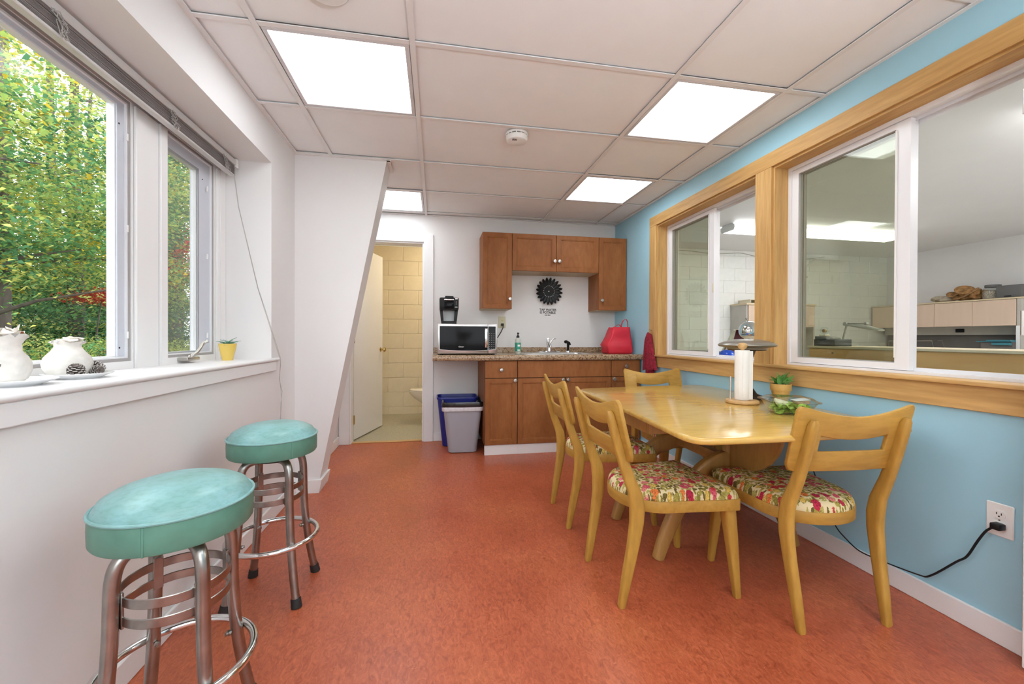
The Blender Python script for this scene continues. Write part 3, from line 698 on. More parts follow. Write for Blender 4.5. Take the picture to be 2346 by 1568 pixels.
u = thing('wall_cabinet', 'wide brown two-door wall cabinet above the sink', 'cabinet', (1.197, YB, 1.735))
carcass(u, .743, 1.651, 1.735, 2.107, YU+.02, YB); cab_door(u, .7445, 1.195, 1.737, 2.105, YU, 1.178, 1.84); cab_door(u, 1.199, 1.6495, 1.737, 2.105, YU, 1.226, 1.84)
u = thing('wall_cabinet', 'tall narrow brown wall cabinet in the corner by the blue wall', 'cabinet', (1.806, YB, 1.353))
carcass(u, 1.652, 1.958, 1.353, 2.107, YU+.02, YB); cab_door(u, 1.6535, 1.9565, 1.355, 2.105, YU, 1.684, 1.455)
def gap_shade(u, x0, x1, z0, z1, y): G().box(x0+.0004, x1-.0004, y+.0192, y+.0198, z0, z1).build('reveal_shade', 'dark', u, smooth=False)  # dark sheet behind the fronts paints the shadow lines between them
def base_cab(lab, x0, x1, drawers, doors):
    u = thing('base_cabinet', lab, 'cabinet', ((x0+x1)/2, YB-.3, 0))
    G().box(x0, x1, YL+.02, YB-.001, .09, .860).build('carcass', 'cab', u, smooth=False)
    gap_shade(u, x0, x1, .092, .859, YL)
    for d in drawers: drawer(u, *[d[0]+.0012, d[1]-.0012, *d[2:]])
    for d in doors: cab_door(u, *[d[0]+.0012, d[1]-.0012, d[2], d[3]-.0012, *d[4:]])
    G().box(x0, x1, YL+.014, YL+.03, .0, .09, .001, 1).build('toe_kick', 'trimw', u)
base_cab('narrow brown base cabinet with one drawer beside the grey bin', .436, .738, [(.4375, .7365, .702, .857, YL, .587, .776)], [(.4375, .7365, .094, .698, YL, .714, .678)])
base_cab('wide brown sink base cabinet with a blank front and two doors', .738, 1.650, [(.7395, 1.6485, .702, .857, YL, None, 0)], [(.7395, 1.1925, .094, .698, YL, 1.168, .678), (1.1955, 1.6485, .094, .698, YL, 1.217, .678)])
base_cab('narrow brown base cabinet in the corner behind the dining chairs', 1.650, 1.950, [(1.6515, 1.9485, .702, .857, YL, 1.80, .80)], [(1.6515, 1.9485, .094, .698, YL, 1.676, .678)])
ct = thing('countertop', 'speckled brown laminate countertop with a low backsplash', 'countertop', (.97, 4.0, .862))
g = G(); sx0, sx1, sy0, sy1 = .83, 1.47, 3.79, 4.17
holed(g, -.026, 1.962, 3.70, YB, [(sx0, sx1, sy0, sy1)], lambda a, b, c, d: g.box(a, b, c, d, .862, .912))
g.prism([(3.70, .862), (3.70, .912), (3.694, .9105), (3.689, .905), (3.688, .888), (3.689, .868), (3.694, .8635)], -.026, 1.962, 'yz')
g.build('worktop', 'granite', ct, ang=50)
G().box(-.026, 1.962, YB-.018, YB-.001, .912, .965, .003, 1).build('backsplash', 'granite', ct)
sk = thing('sink', 'stainless steel drop-in sink in the brown countertop', 'sink', (1.15, 3.98, .912))
g = G(); r0_ = rrect(sx0-.02, sx1+.02, sy0-.02, sy1+.02, .04); r1_ = rrect(sx0+.02, sx1-.02, sy0+.02, sy1-.09, .05); r2_ = rrect(sx0+.04, sx1-.04, sy0+.04, sy1-.11, .06)
P3 = lambda r, z: [(x, y, z) for x, y in r]
g.loft([P3(r0_, .9125), P3(r0_, .9155), P3(rrect(sx0-.012, sx1+.012, sy0-.012, sy1+.012, .04), .9175), P3(r1_, .9165), P3(r1_, .90), P3(r2_, .77), P3(rrect(1.10, 1.20, 3.88, 3.98, .03), .762)], cap=False)
g.add(P3(rrect(1.10, 1.20, 3.88, 3.98, .03), .762), [tuple(range(24))]); g.build('basin', 'steel', sk, ang=40)
G().lathe([(.045, 0), (.045, .003), (.03, .004), (0, .002)], 20, (1.15, 3.93, .763)).build('drain', 'chrome', sk)
fa = thing('faucet', 'chrome faucet with an upright lever behind the sink', 'faucet', (1.15, 4.13, .917))
fx_, fy_ = 1.15, 4.13
G().loft([[(fx_+a*.118, fy_+b*.028, .9175) for a, b in rrect(-1, 1, -1, 1, .6)], [(fx_+a*.118, fy_+b*.028, .926) for a, b in rrect(-1, 1, -1, 1, .6)], [(fx_+a*.09, fy_+b*.022, .933) for a, b in rrect(-1, 1, -1, 1, .6)]]).build('base_plate', 'chrome', fa)
g = G(); g.lathe([(.027, .93), (.026, .96), (.024, .985), (.018, 1.0), (0, 1.006)], 20, (fx_, fy_, 0)); g.build('body', 'chrome', fa)
g = G(); g.tube([(fx_-.004, fy_-.005, .96), (fx_-.02, fy_-.03, 1.0), (fx_-.035, fy_-.075, 1.03), (fx_-.046, fy_-.115, 1.052), (fx_-.05, fy_-.135, 1.054)], [.016, .0145, .013, .012, .013], 12)
g.cyl((fx_-.05, fy_-.136, 1.058), (fx_-.05, fy_-.138, 1.03), .013, .012); g.build('spout', 'chrome', fa)
g = G(); g.tube([(fx_, fy_, 1.0), (fx_+.012, fy_, 1.018), (fx_+.028, fy_-.004, 1.042), (fx_+.045, fy_-.008, 1.062)], [.010, .008, .007, .008], 10); g.tube([(fx_+.03, fy_-.006, 1.055), (fx_+.066, fy_-.008, 1.060)], [.005, .006], 8); g.build('lever', 'chrome', fa)
sp = thing('sink_sprayer', 'black pull-out sprayer standing to the right of the faucet', 'sprayer', (1.352, 4.135, .917))
G().lathe([(.024, .9175), (.022, .928), (.017, .934)], 16, (1.352, 4.135, 0)).build('base', 'chrome', sp)
g = G(); g.tube([(1.352, 4.135, .932), (1.352, 4.13, .97), (1.35, 4.122, 1.005), (1.34, 4.115, 1.024), (1.322, 4.10, 1.03), (1.31, 4.092, 1.026)], [.014, .013, .014, .015, .016, .017], 12); g.build('handle', 'black', sp)
g = G(); g.tube([(1.345, 4.118, 1.03), (1.362, 4.12, 1.022), (1.374, 4.12, .995)], [(.004, .008)]*3, 8); g.build('trigger', 'black', sp)

mw = thing('microwave', 'stainless microwave with a black door on the countertop', 'microwave', (.285, 3.95, .912))
mx0, mx1, my0, mz0, mz1 = .018, .553, 3.752, .922, 1.193
G().box(mx0, mx1, my0+.022, 4.14, mz0, mz1, .006, 2).build('case', 'steel', mw)
dx = .4685
g = G(); fr = rect(mx0, mx1, mz0, mz1)
def arcpts(xa, xb, z, sag, n=14): return [(xa+(xb-xa)*i/n, z-sag*(1-(2*i/n-1)**2)) for i in range(n+1)]
inner = arcpts(mx0+.016, mx1-.014, mz0+.042, .014)+[(mx1-.014, mz1-.022), (mx0+.016, mz1-.022)]
G().box(mx0, dx-.0012, my0+.004, my0+.024, mz0+.002, mz1, .004, 2).build('door_surround', 'steel', mw)
G().box(dx+.0012, mx1, my0+.004, my0+.024, mz0+.002, mz1, .004, 2).build('control_surround', 'steel', mw)
def clipx(poly, x, keep_left):
    out = []; n = len(poly)
    for i in range(n):
        a, b = poly[i], poly[(i+1) % n]; ia = (a[0] <= x) == keep_left; ib = (b[0] <= x) == keep_left
        if ia: out.append(a)
        if ia != ib: t = (x-a[0])/(b[0]-a[0]); out.append((x, a[1]+t*(b[1]-a[1])))
    return out
G().prism([(x+(.285-x)*-.012, z+(1.06-z)*-.018) for x, z in inner], my0+.0025, my0+.005, 'xz').build('bright_edge', 'steel', mw, smooth=False)
dr = G().prism(clipx(inner, dx-.0015, True), my0, my0+.006, 'xz', .0015, 1).build('door_glass', 'blackgl', mw)
cp = G().prism(clipx(inner, dx+.0015, False), my0, my0+.006, 'xz', .0015, 1).build('control_panel', 'black', mw)
G().box(.50-.028, .50+.030, my0-.0012, my0+.001, 1.135, 1.158).build('display', 'blackgl', cp, smooth=False)
g = G()
for i in range(8):
    for j in range(3): g.box(.482+.020*j-.0035, .482+.020*j+.0035, my0-.001, my0+.001, .968+.0195*i-.0016, .968+.0195*i+.0016)
g.build('button', 'hutchgrey', cp, smooth=False, kind='stuff')
hb = G(); hb.prism([(my0-.004, .972), (my0-.022, .98), (my0-.027, 1.065), (my0-.022, 1.15), (my0-.004, 1.16), (my0-.001, 1.155), (my0-.001, .977)], .438, .461, 'yz', .003, 2); hb.build('door_handle', 'chrome', mw)
text('brand_lettering', 'Oster', .020, 'white', mw, (-.06, my0-3.95-.001, .986-.912), (math.pi/2, 0, 0), shear=.25)
for x in (.05, .52):
    for y in (3.80, 4.10): G().cyl((x, y, .912), (x, y, .923), .016, n=12).build('foot', 'black', mw)
g = G(); g.tube([(.548, 4.13, 1.03), (.575, 4.17, 1.035), (.625, 4.22, 1.07), (.665, 4.27, 1.12), (.695, 4.305, 1.17), (.70, 4.318, 1.195), (.694, 4.322, 1.205)], .0048, 8); g.build('power_cord', 'black', mw)
G().box(.676, .706, 4.312, 4.334, 1.193, 1.219, .004, 2).build('plug', 'black', mw)
def outlet(o, c, facing, w=.07, h=.115, mat='white'):
    """duplex receptacle; facing is 'y' (back wall, faces -y) or 'x' (right wall, faces -x)"""
    def B(a0, a1, dp0, dp1, z0, z1, nm, m, par, bev=.0015):
        g = G()
        if facing == 'y': g.box(c[0]+a0, c[0]+a1, c[1]-dp1, c[1]-dp0, c[2]+z0, c[2]+z1, bev, 1)
        else: g.box(c[0]-dp1, c[0]-dp0, c[1]+a0, c[1]+a1, c[2]+z0, c[2]+z1, bev, 1)
        return g.build(nm, m, par)
    B(-w/2, w/2, 0, .006, -h/2, h/2, 'cover_plate', mat, o, .003)
    for s in (-1, 1):
        g = G(); pl = rrect(-.0165, .0165, -.014, .014, .011)
        if facing == 'y': g.prism([(c[0]+a, c[2]+s*.0195+b) for a, b in pl], c[1]-.0085, c[1]-.004, 'xz')
        else: g.prism([(c[1]+a, c[2]+s*.0195+b) for a, b in pl], c[0]-.0085, c[0]-.004, 'yz')
        f = g.build('socket', mat, o)
        for a, z0, z1 in ((-.0065, -.001, .007), (.0065, -.001, .007), (0, -.0085, -.004)):
            B(a-.0012 if a else -.0022, a+.0012 if a else .0022, .008, .0092, s*.0195+z0, s*.0195+z1, 'slot', 'dark', f, 0)
    B(-.0025, .0025, .006, .0075, -.0025, .0025, 'screw', 'nickel', o, 0)
ob = thing('wall_outlet', 'almond outlet on the back wall beside the microwave', 'outlet', (.6905, YB, 1.23)); outlet(ob, (.6905, YB, 1.23), 'y', .077, .122, 'almond')
oc = thing('wall_outlet', 'white outlet low on the blue wall at the right edge', 'outlet', (XR, 1.124, .438)); outlet(oc, (XR, 1.124, .438), 'x', .074, .117, 'white')
pc = thing('power_cord', 'black cord plugged into the white outlet and sagging along the blue wall', 'cord', (1.94, 1.12, .42))
pts = [(1.945, 1.119, .420), (1.94, 1.146, .394), (1.94, 1.172, .342), (1.941, 1.203, .27), (1.941, 1.235, .232), (1.942, 1.319, .131), (1.942, 1.365, .111), (1.942, 1.509, .092), (1.94, 1.596, .088), (1.938, 1.655, .112), (1.935, 1.707, .15), (1.93, 1.76, .24), (1.925, 1.84, .42), (1.915, 1.93, .60), (1.912, 1.99, .70)]
def smoothpts(p, n=4):
    p = [Vector(q) for q in p]; out = []
    for i in range(len(p)-1):
        a, b, c, d = p[max(i-1, 0)], p[i], p[i+1], p[min(i+2, len(p)-1)]
        for k in range(n):
            t = k/n; out.append(.5*((2*b)+(c-a)*t+(2*a-5*b+4*c-d)*t*t+(3*b-a-3*c+d)*t**3))
    return out+[p[-1]]
g = G(); g.tube(smoothpts(pts), [(.0028, .0045)]*(len(pts)*4-3), 8); g.build('cable', 'black', pc)
G().box(1.925, 1.957, 1.105, 1.133, .408, .430, .004, 2).build('plug', 'black', pc)
# coffee maker on the microwave
cm = thing('coffee_maker', 'black single-cup coffee maker on top of the microwave', 'coffee maker', (.122, 3.97, 1.193))
g = G(); cx_, cy_ = .122, 3.97; z = 1.193
def cmr(w, z, y0, y1): return [(cx_+a*w, b, z) for a, b in rrect(-1, 1, y0, y1, .03)]
g = G(); pl = [(-.070, 0), (.070, 0), (.087, .16), (.088, .245), (.08, .252), (-.08, .252), (-.088, .245), (-.087, .12)]
G().prism([(cx_-.068, z), (cx_+.068, z), (cx_+.068, z+.028), (cx_-.068, z+.028)], 3.87, 4.07, 'xz', .006, 2).build('drip_base', 'black', cm)
for s in (-1, 1):
    G().prism([(cx_+s*.048, z), (cx_+s*.070, z), (cx_+s*.087, z+.15), (cx_+s*.057, z+.15)], 3.95, 4.06, 'xz', .004, 2).build('side_column', 'black', cm)
G().prism([(cx_-.087, z+.132), (cx_+.087, z+.132), (cx_+.0885, z+.235), (cx_+.084, z+.247), (cx_-.084, z+.247), (cx_-.0885, z+.235)], 3.885, 4.08, 'xz', .008, 2).build('brew_head', 'black', cm)
G().box(cx_-.05, cx_+.055, 4.045, 4.06, z+.028, z+.135, .002, 1).build('water_tank', 'white', cm)
G().prism([(cx_-.04, z+.24), (cx_+.045, z+.24), (cx_+.04, z+.262), (cx_-.036, z+.264)], 3.90, 4.05, 'xz', .006, 2).build('lid', 'black', cm)
G().box(cx_-.048, cx_+.044, 3.868, 3.89, z+.219, z+.233, .004, 2).build('handle_bar', 'chrome', cm)
G().prism([(cx_-.044, z+.145), (cx_+.044, z+.145), (cx_+.044, z+.216), (cx_-.044, z+.216)], 3.877, 3.89, 'xz', .004, 2).build('pod_cover', 'blackgl', cm)
g = G(); g.box(cx_+.052, cx_+.076, 3.881, 3.887, z+.155, z+.162); g.box(cx_+.055, cx_+.078, 3.881, 3.887, z+.231, z+.242); g.build('label_plate', 'white', cm, smooth=False)
g = G()
for zz in (.185, .198, .21): g.lathe([(.006, 0), (.006, .002), (0, .003)], 12, (cx_+.066, 3.885, z+zz), (0, -1, 0))
g.build('button', 'speaker', cm)
# soap bottle
so = thing('soap_bottle', 'green labelled soap bottle with a black pump on the countertop', 'bottle', (.795, 4.0, .912))
c = (.795, 4.0, 0)
G().lathe([(.0, .912), (.026, .912), (.029, .917), (.029, 1.045), (.026, 1.058), (.013, 1.066), (.013, 1.07), (0, 1.07)], 24, c).build('bottle', 'bottle', so)
lbk = G().lathe([(.0295, .935), (.0298, .937), (.0298, 1.018), (.0295, 1.02)], 24, c).build('label_wrap', 'green', so)
g = G(); g.box(.787, .811, 3.9688, 3.9715, .983, 1.001); g.box(.785, .811, 3.9688, 3.9715, .941, .953); g.build('label_print', 'white', lbk, smooth=False)
g = G(); g.lathe([(.0145, 1.068), (.0145, 1.086), (.008, 1.09), (.005, 1.1), (.005, 1.106), (.009, 1.108), (.009, 1.118), (0, 1.121)], 16, c); g.tube([(.795, 4.0, 1.113), (.797, 3.975, 1.112), (.797, 3.965, 1.106)], .0045, 8); g.build('pump', 'black', so)
# black flower wall ornament
fl = thing('flower_clock', 'black petalled flower ornament with white dots on the back wall', 'wall decoration', (1.198, YB-.012, 1.568), local=True)
G().lathe([(.004, -.012), (.066, -.012), (.069, -.004), (.069, .006), (.064, .010), (0, .010)], 40, (0, 0, 0), (0, -1, 0)).build('centre', 'black', fl)
def petal():
    g = G(); n = 9; V = []; Fc = []
    for i in range(n):
        t = i/(n-1); z = .05+.098*t; w = .0200*math.sin(math.pi*min(1, .25+.70*t))**.6 if t < .97 else .004; lift = -.004-.022*t*t
        for s in (-1, 0, 1): V.append((s*w+.008*t*t, lift+(.006 if s == 0 else 0)*-1, z))
    for i in range(n-1):
        for j in range(2): Fc.append((i*3+j, i*3+j+1, (i+1)*3+j+1, (i+1)*3+j))
    m = len(V); V2 = [(x, y+.002, z) for x, y, z in V]; Fb = [tuple(q+m for q in f[::-1]) for f in Fc]
    ed = []
    for i in range(n-1): ed += [(i*3, (i+1)*3, (i+1)*3+m, i*3+m), (i*3+2, i*3+2+m, (i+1)*3+2+m, (i+1)*3+2)]
    g.add(V+V2, Fc+Fb+ed); return g
pt = petal().build('petal', 'black', fl)
dt = G().lathe([(.0036, 0), (.0036, .002), (0, .0045)], 10, (0, -.0122, .060), (0, -1, 0)).build('dot', 'china', fl)
for k in range(20):
    a = 2*math.pi*k/20+.06
    (pt if k == 0 else share(pt, fl)).rotation_euler = (0, a, 0); (dt if k == 0 else share(dt, fl)).rotation_euler = (0, a+.05, 0)
G().lathe([(0, -.003), (.098, -.003), (.098, .0), (0, .0)], 40, (0, 0, 0), (0, -1, 0)).build('back_disc', 'black', fl)
G().lathe([(.006, 0), (.006, .004), (0, .007)], 14, (0, -.010, 0), (0, -1, 0)).build('boss', 'chrome', fl)
wt = thing('wall_lettering', 'black lettering about tap water under the flower ornament', 'lettering', (1.189, YB, 1.355), local=True)
text('letters', 'TAP WATER', .0345, 'ink', wt, (.004, -.001, .014), (math.pi/2, 0, 0), bold=.0009); text('letters', 'IS POTABLE', .0345, 'ink', wt, (.002, -.001, -.016), (math.pi/2, 0, 0), bold=.0009)
text('letters', 'with filter', .017, 'ink', wt, (0, -.001, -.042), (math.pi/2, 0, 0), shear=.2, bold=.0004)
# red tote bag
rb = thing('tote_bag', 'bright red shopping bag standing on the countertop corner', 'bag', (1.795, 3.93, .912))
def bagring(w, d, z, dxx=0, fold=0, n=40, tw=0):
    R = []
    for a, b in rrect(-1, 1, -1, 1, .22, 9):
        f = 1-fold*math.exp(-((a-.1)/.35)**2)*(b < 0)*1.0
        R.append((1.795+dxx+a*w, 3.93+b*d*f+tw*a, z))
    return R
random.seed(5)
rings = [bagring(.120, .085, .914, .004), bagring(.132, .095, .93, .006), bagring(.132, .095, .965, .006), bagring(.134, .097, 1.0, -.004, .06), bagring(.122, .090, 1.04, .006, .20), bagring(.106, .080, 1.09, .014, .34), bagring(.092, .068, 1.14, .022, .46, tw=-.012), bagring(.080, .058, 1.178, .028, .55, tw=-.02)]
rings = [[(x+random.uniform(-.003, .003), y+random.uniform(-.004, .004), z+random.uniform(-.002, .002)) for x, y, z in r] for r in rings]
inn = [[(1.795+(x-1.795)*.96, 3.93+(y-3.93)*.94, z) for x, y, z in r] for r in rings[::-1][:5]]
G().loft(rings+inn, cap=True).build('body', 'red', rb, ang=70)
for y, x0b, x1b, top in ((3.90, 1.835, 1.885, 1.258), (3.955, 1.775, 1.845, 1.205)):
    g = G(); p = [(x0b-.02, y, 1.13), (x0b-.01, y, 1.17), (x0b+.015, y, top-.02), ((x0b+x1b)/2+.02, y, top), (x1b+.012, y-.002, top-.025), (x1b+.014, y-.004, 1.18), (x1b-.01, y-.004, 1.12)]
    p = smoothpts(p, 4); g.tube(p, [(.0018, .0135)]*len(p), 8, flat=(0, 0, 1)); g.build('handle', 'red', rb)
# burgundy hand towel on the window casing
tw = thing('hand_towel', 'burgundy terry towel hanging from a nail on the window casing', 'towel', (1.93, 3.5, 1.12))
def towel(y0, y1, z0, z1, xf, ph, seed, name):
    random.seed(seed); n, k = 17, 22; V = []; Fc = []
    for j in range(k):
        t = j/(k-1); z = z1+(z0-z1)*t; sp = .16+.84*t**.55; yc = 3.500+((y0+y1)/2-3.500)*t**.9; hw = (y1-y0)/2*sp
        for i in range(n):
            s = 2*i/(n-1)-1
            x = xf-.004-.030*(1-.3*t)*(1-abs(s)**3)*(.35+.65*min(1, t*5)) + .010*math.sin(s*7+ph)*min(1, .3+t)
            V.append((x, yc+s*hw, z+.006*math.sin(s*6+ph)*t-.014*(1-t)*s*s))
    for j in range(k-1):
        for i in range(n-1): Fc.append((j*n+i, j*n+i+1, (j+1)*n+i+1, (j+1)*n+i))
    m = len(V); V2 = [(x+.005, y, z) for x, y, z in V]; ed = []
    b = [i for i in range(n)]+[j*n+n-1 for j in range(1, k)]+[(k-1)*n+i for i in range(n-2, -1, -1)]+[j*n for j in range(k-2, 0, -1)]
    for q in range(len(b)): a, c2 = b[q], b[(q+1) % len(b)]; ed.append((a, c2, c2+m, a+m))
    G().add(V+V2, Fc+[tuple(q+m for q in f[::-1]) for f in Fc]+ed).build(name, 'terry', tw, ang=80)
towel(3.42, 3.60, .775, 1.125, 1.918, .5, 2, 'front_fold'); towel(3.45, 3.575, .70, 1.115, 1.936, 2.2, 4, 'back_fold'); towel(3.375, 3.455, .79, 1.10, 1.930, 4.0, 6, 'side_fold')
g = G(); g.cyl((1.945, 3.503, 1.142), (1.918, 3.503, 1.148), .003); g.lathe([(.006, 0), (.006, .002), (0, .003)], 10, (1.918, 3.503, 1.148), (-1, 0, .2)); g.build('nail', 'nickel', tw)

# bins
def bin_(name, lab, mat, cx, cy, bw, bd, twd, td, h, lip, rz=0):
    o = thing(name, lab, 'bin', (cx, cy, 0), rz, local=True)
    def R(w, d, z, r=.045): return [(a, b, z) for a, b in rrect(-w, w, -d, d, r, 6)]
    def L(t): return (bw+(twd-bw)*t, bd+(td-bd)*t)
    g = G(); e = .004
    rs = [R(bw-.012, bd-.012, .002), R(bw-.002, bd-.002, .008), R(bw, bd, .02), R(*L(.5), h*.5), R(*L(1), h-lip), R(twd+.006, td+.006, h-lip), R(twd+.008, td+.008, h-.004), R(twd+.006, td+.006, h), R(twd-e+.002, td-e+.002, h), R(twd-e, td-e, h-lip), R(bw-e, bd-e, .012)]
    g.loft(rs); g.build('body', mat, o, ang=35); return o, R, L
bb, R, L = bin_('recycling_bin', 'blue plastic bin standing behind the grey bin', 'bluebin', .213, 4.192, .148, .105, .195, .128, .485, .02)
gb, R, L = bin_('waste_bin', 'grey plastic bin with a black liner beside the base cabinet', 'greybin', .250, 3.957, .132, .115, .180, .142, .46, .012, -.03)
g = G(); n = 52; random.seed(11)
def wob(ring, amp, sx=1.0, sy=1.0): return [(x*sx+random.uniform(-amp, amp), y*sy+random.uniform(-amp, amp), z+random.uniform(-amp, amp)*1.2) for x, y, z in ring]
g = G(); rs = [wob(R(.1875, .150, .424), .001), wob(R(.192, .1545, .432), .0025), wob(R(.193, .155, .455), .003), wob(R(.188, .150, .474), .003), wob(R(.176, .138, .472), .004), wob(R(.168, .130, .43), .005), wob(R(.160, .125, .36), .008), wob(R(.14, .11, .25), .008), wob(R(.11, .08, .12), .006)]
g.loft(rs); g.build('liner', 'bag', gb, ang=70)
g = G(); g.loft([wob(R(.1875, .1495, .392), .001), wob(R(.1900, .152, .397), .0012), wob(R(.1905, .1525, .418), .0012), wob(R(.191, .153, .432), .001)], cap=False); g.build('liner_hem', 'bagw', gb, ang=70)

# ------------------------------------------------------------------ dining table
TT = [(.876, 1.40), (.876, 1.355), (.885, 1.315), (.905, 1.292), (.94, 1.281), (1.0, 1.277), (1.2, 1.272), (1.4, 1.274), (1.6, 1.284), (1.76, 1.298), (1.815, 1.305), (1.843, 1.318), (1.858, 1.345), (1.860, 1.40), (1.868, 1.55), (1.880, 1.75), (1.905, 2.05), (1.928, 2.35), (1.944, 2.56), (1.945, 2.66), (1.936, 2.712), (1.908, 2.748), (1.86, 2.766), (1.76, 2.770), (1.56, 2.760), (1.414, 2.747), (1.207, 2.720), (1.03, 2.690), (.975, 2.676), (.945, 2.648), (.936, 2.60), (.925, 2.25), (.908, 1.85), (.890, 1.60)]
def clipy(poly, y, keep_low): return [(b, a) for a, b in clipx([(q, p) for p, q in poly], y, keep_low)]
ZT = .728
tb = thing('dining_table', 'honey blond dining table with a barrel-shaped top beside the blue wall', 'table', (1.36, 1.93, 0))
s1, s2 = 1.72, 2.31
def top(poly, name):
    b = bmesh.new(); vs = [b.verts.new((x, y, ZT-.024)) for x, y in poly]; f = b.faces.new(vs)
    r = bmesh.ops.extrude_face_region(b, geom=[f]); bmesh.ops.translate(b, verts=[v for v in r['geom'] if isinstance(v, bmesh.types.BMVert)], vec=(0, 0, .024))
    bmesh.ops.recalc_face_normals(b, faces=b.faces)
    def seam(e): ys = [v.co.y for v in e.verts]; return any(abs(ys[0]-s) < 1e-4 and abs(ys[1]-s) < 1e-4 for s in (s1-.0006, s1+.0006, s2-.0006, s2+.0006))
    es = [e for e in b.edges if abs(e.verts[0].co.z-e.verts[1].co.z) < 1e-4 and not seam(e)]
    bmesh.ops.bevel(b, geom=es, offset=.0095, segments=4, profile=.5, affect='EDGES', clamp_overlap=True)
    G().bm(b).build(name, 'table', tb, ang=30)
top(clipy(clipy(TT, s1+.0006, False), s2-.0006, True), 'centre_top'); top(clipy(TT, s1-.0006, True), 'leaf'); top(clipy(TT, s2+.0006, False), 'leaf')
zt = ZT-.024
for a in ((.975, 1.80, 1.775, 1.80), (.995, 1.82, 2.20, 2.225)): G().box(a[0], a[1], a[2], a[3], zt-.078, zt, .004, 2).build('apron', 'tableleg', tb)
for a in ((.975, 1.0, 1.80, 2.20), (1.795, 1.82, 1.80, 2.20)): G().box(*a, zt-.078, zt, .004, 2).build('apron', 'tableleg', tb)
def arch(y, xl, xr, xp):
    h = .462; P = [(xl, .0), (xl+.025, .07), (xl+.075, .18), (xl+.15, .31), (xl+.235, .405), (xp-.055, .452), (xp, h)]
    P = P+[(xr-(x-xl)*(xr-xp)/(xp-xl), z) for x, z in P[-2::-1]]
    p3 = smoothpts([(x, y, z) for x, z in P], 3); n = len(p3); rs = []
    for i in range(n):
        t = min(i, n-1-i)/((n-1)/2); rs.append((.024+.026*min(1, t*1.3), .022+.004*t))
    g = G(); g.tube(p3, rs, 16, flat=(-1, 0, .5), rounded=True); lg = g.build('arched_leg', 'tableleg', tb)
    G().cyl((xp, y, h+.02), (xp, y, zt-.001), .027, .024, 20).build('post', 'tableleg', tb)
    G().box(xp-.20, xp+.20, y-.03, y+.03, zt-.03, zt, .004, 1).build('cleat', 'tableleg', tb)
    return lg
arch(1.852, 1.066, 1.835, 1.447); arch(2.305, 1.052, 1.85, 1.46)
G().box(1.43, 1.475, 1.86, 2.30, .43, .485, .008, 2).build('stretcher', 'tableleg', tb)
for y0, dr_ in ((1.825, -1), (2.335, 1)):
    poly = [(y0, zt-.002), (y0+dr_*.31, zt-.002), (y0+dr_*.315, zt-.03)]+[(y0+dr_*.315*math.cos(t)*1.0, zt-.03-.245*math.sin(t)) for t in [math.radians(d) for d in (12, 25, 38, 51, 64, 77, 90)]]
    if dr_ < 0: poly = poly[::-1]
    G().prism(poly, 1.437, 1.457, 'yz', .004, 2).build('leaf_support', 'tableleg', tb)

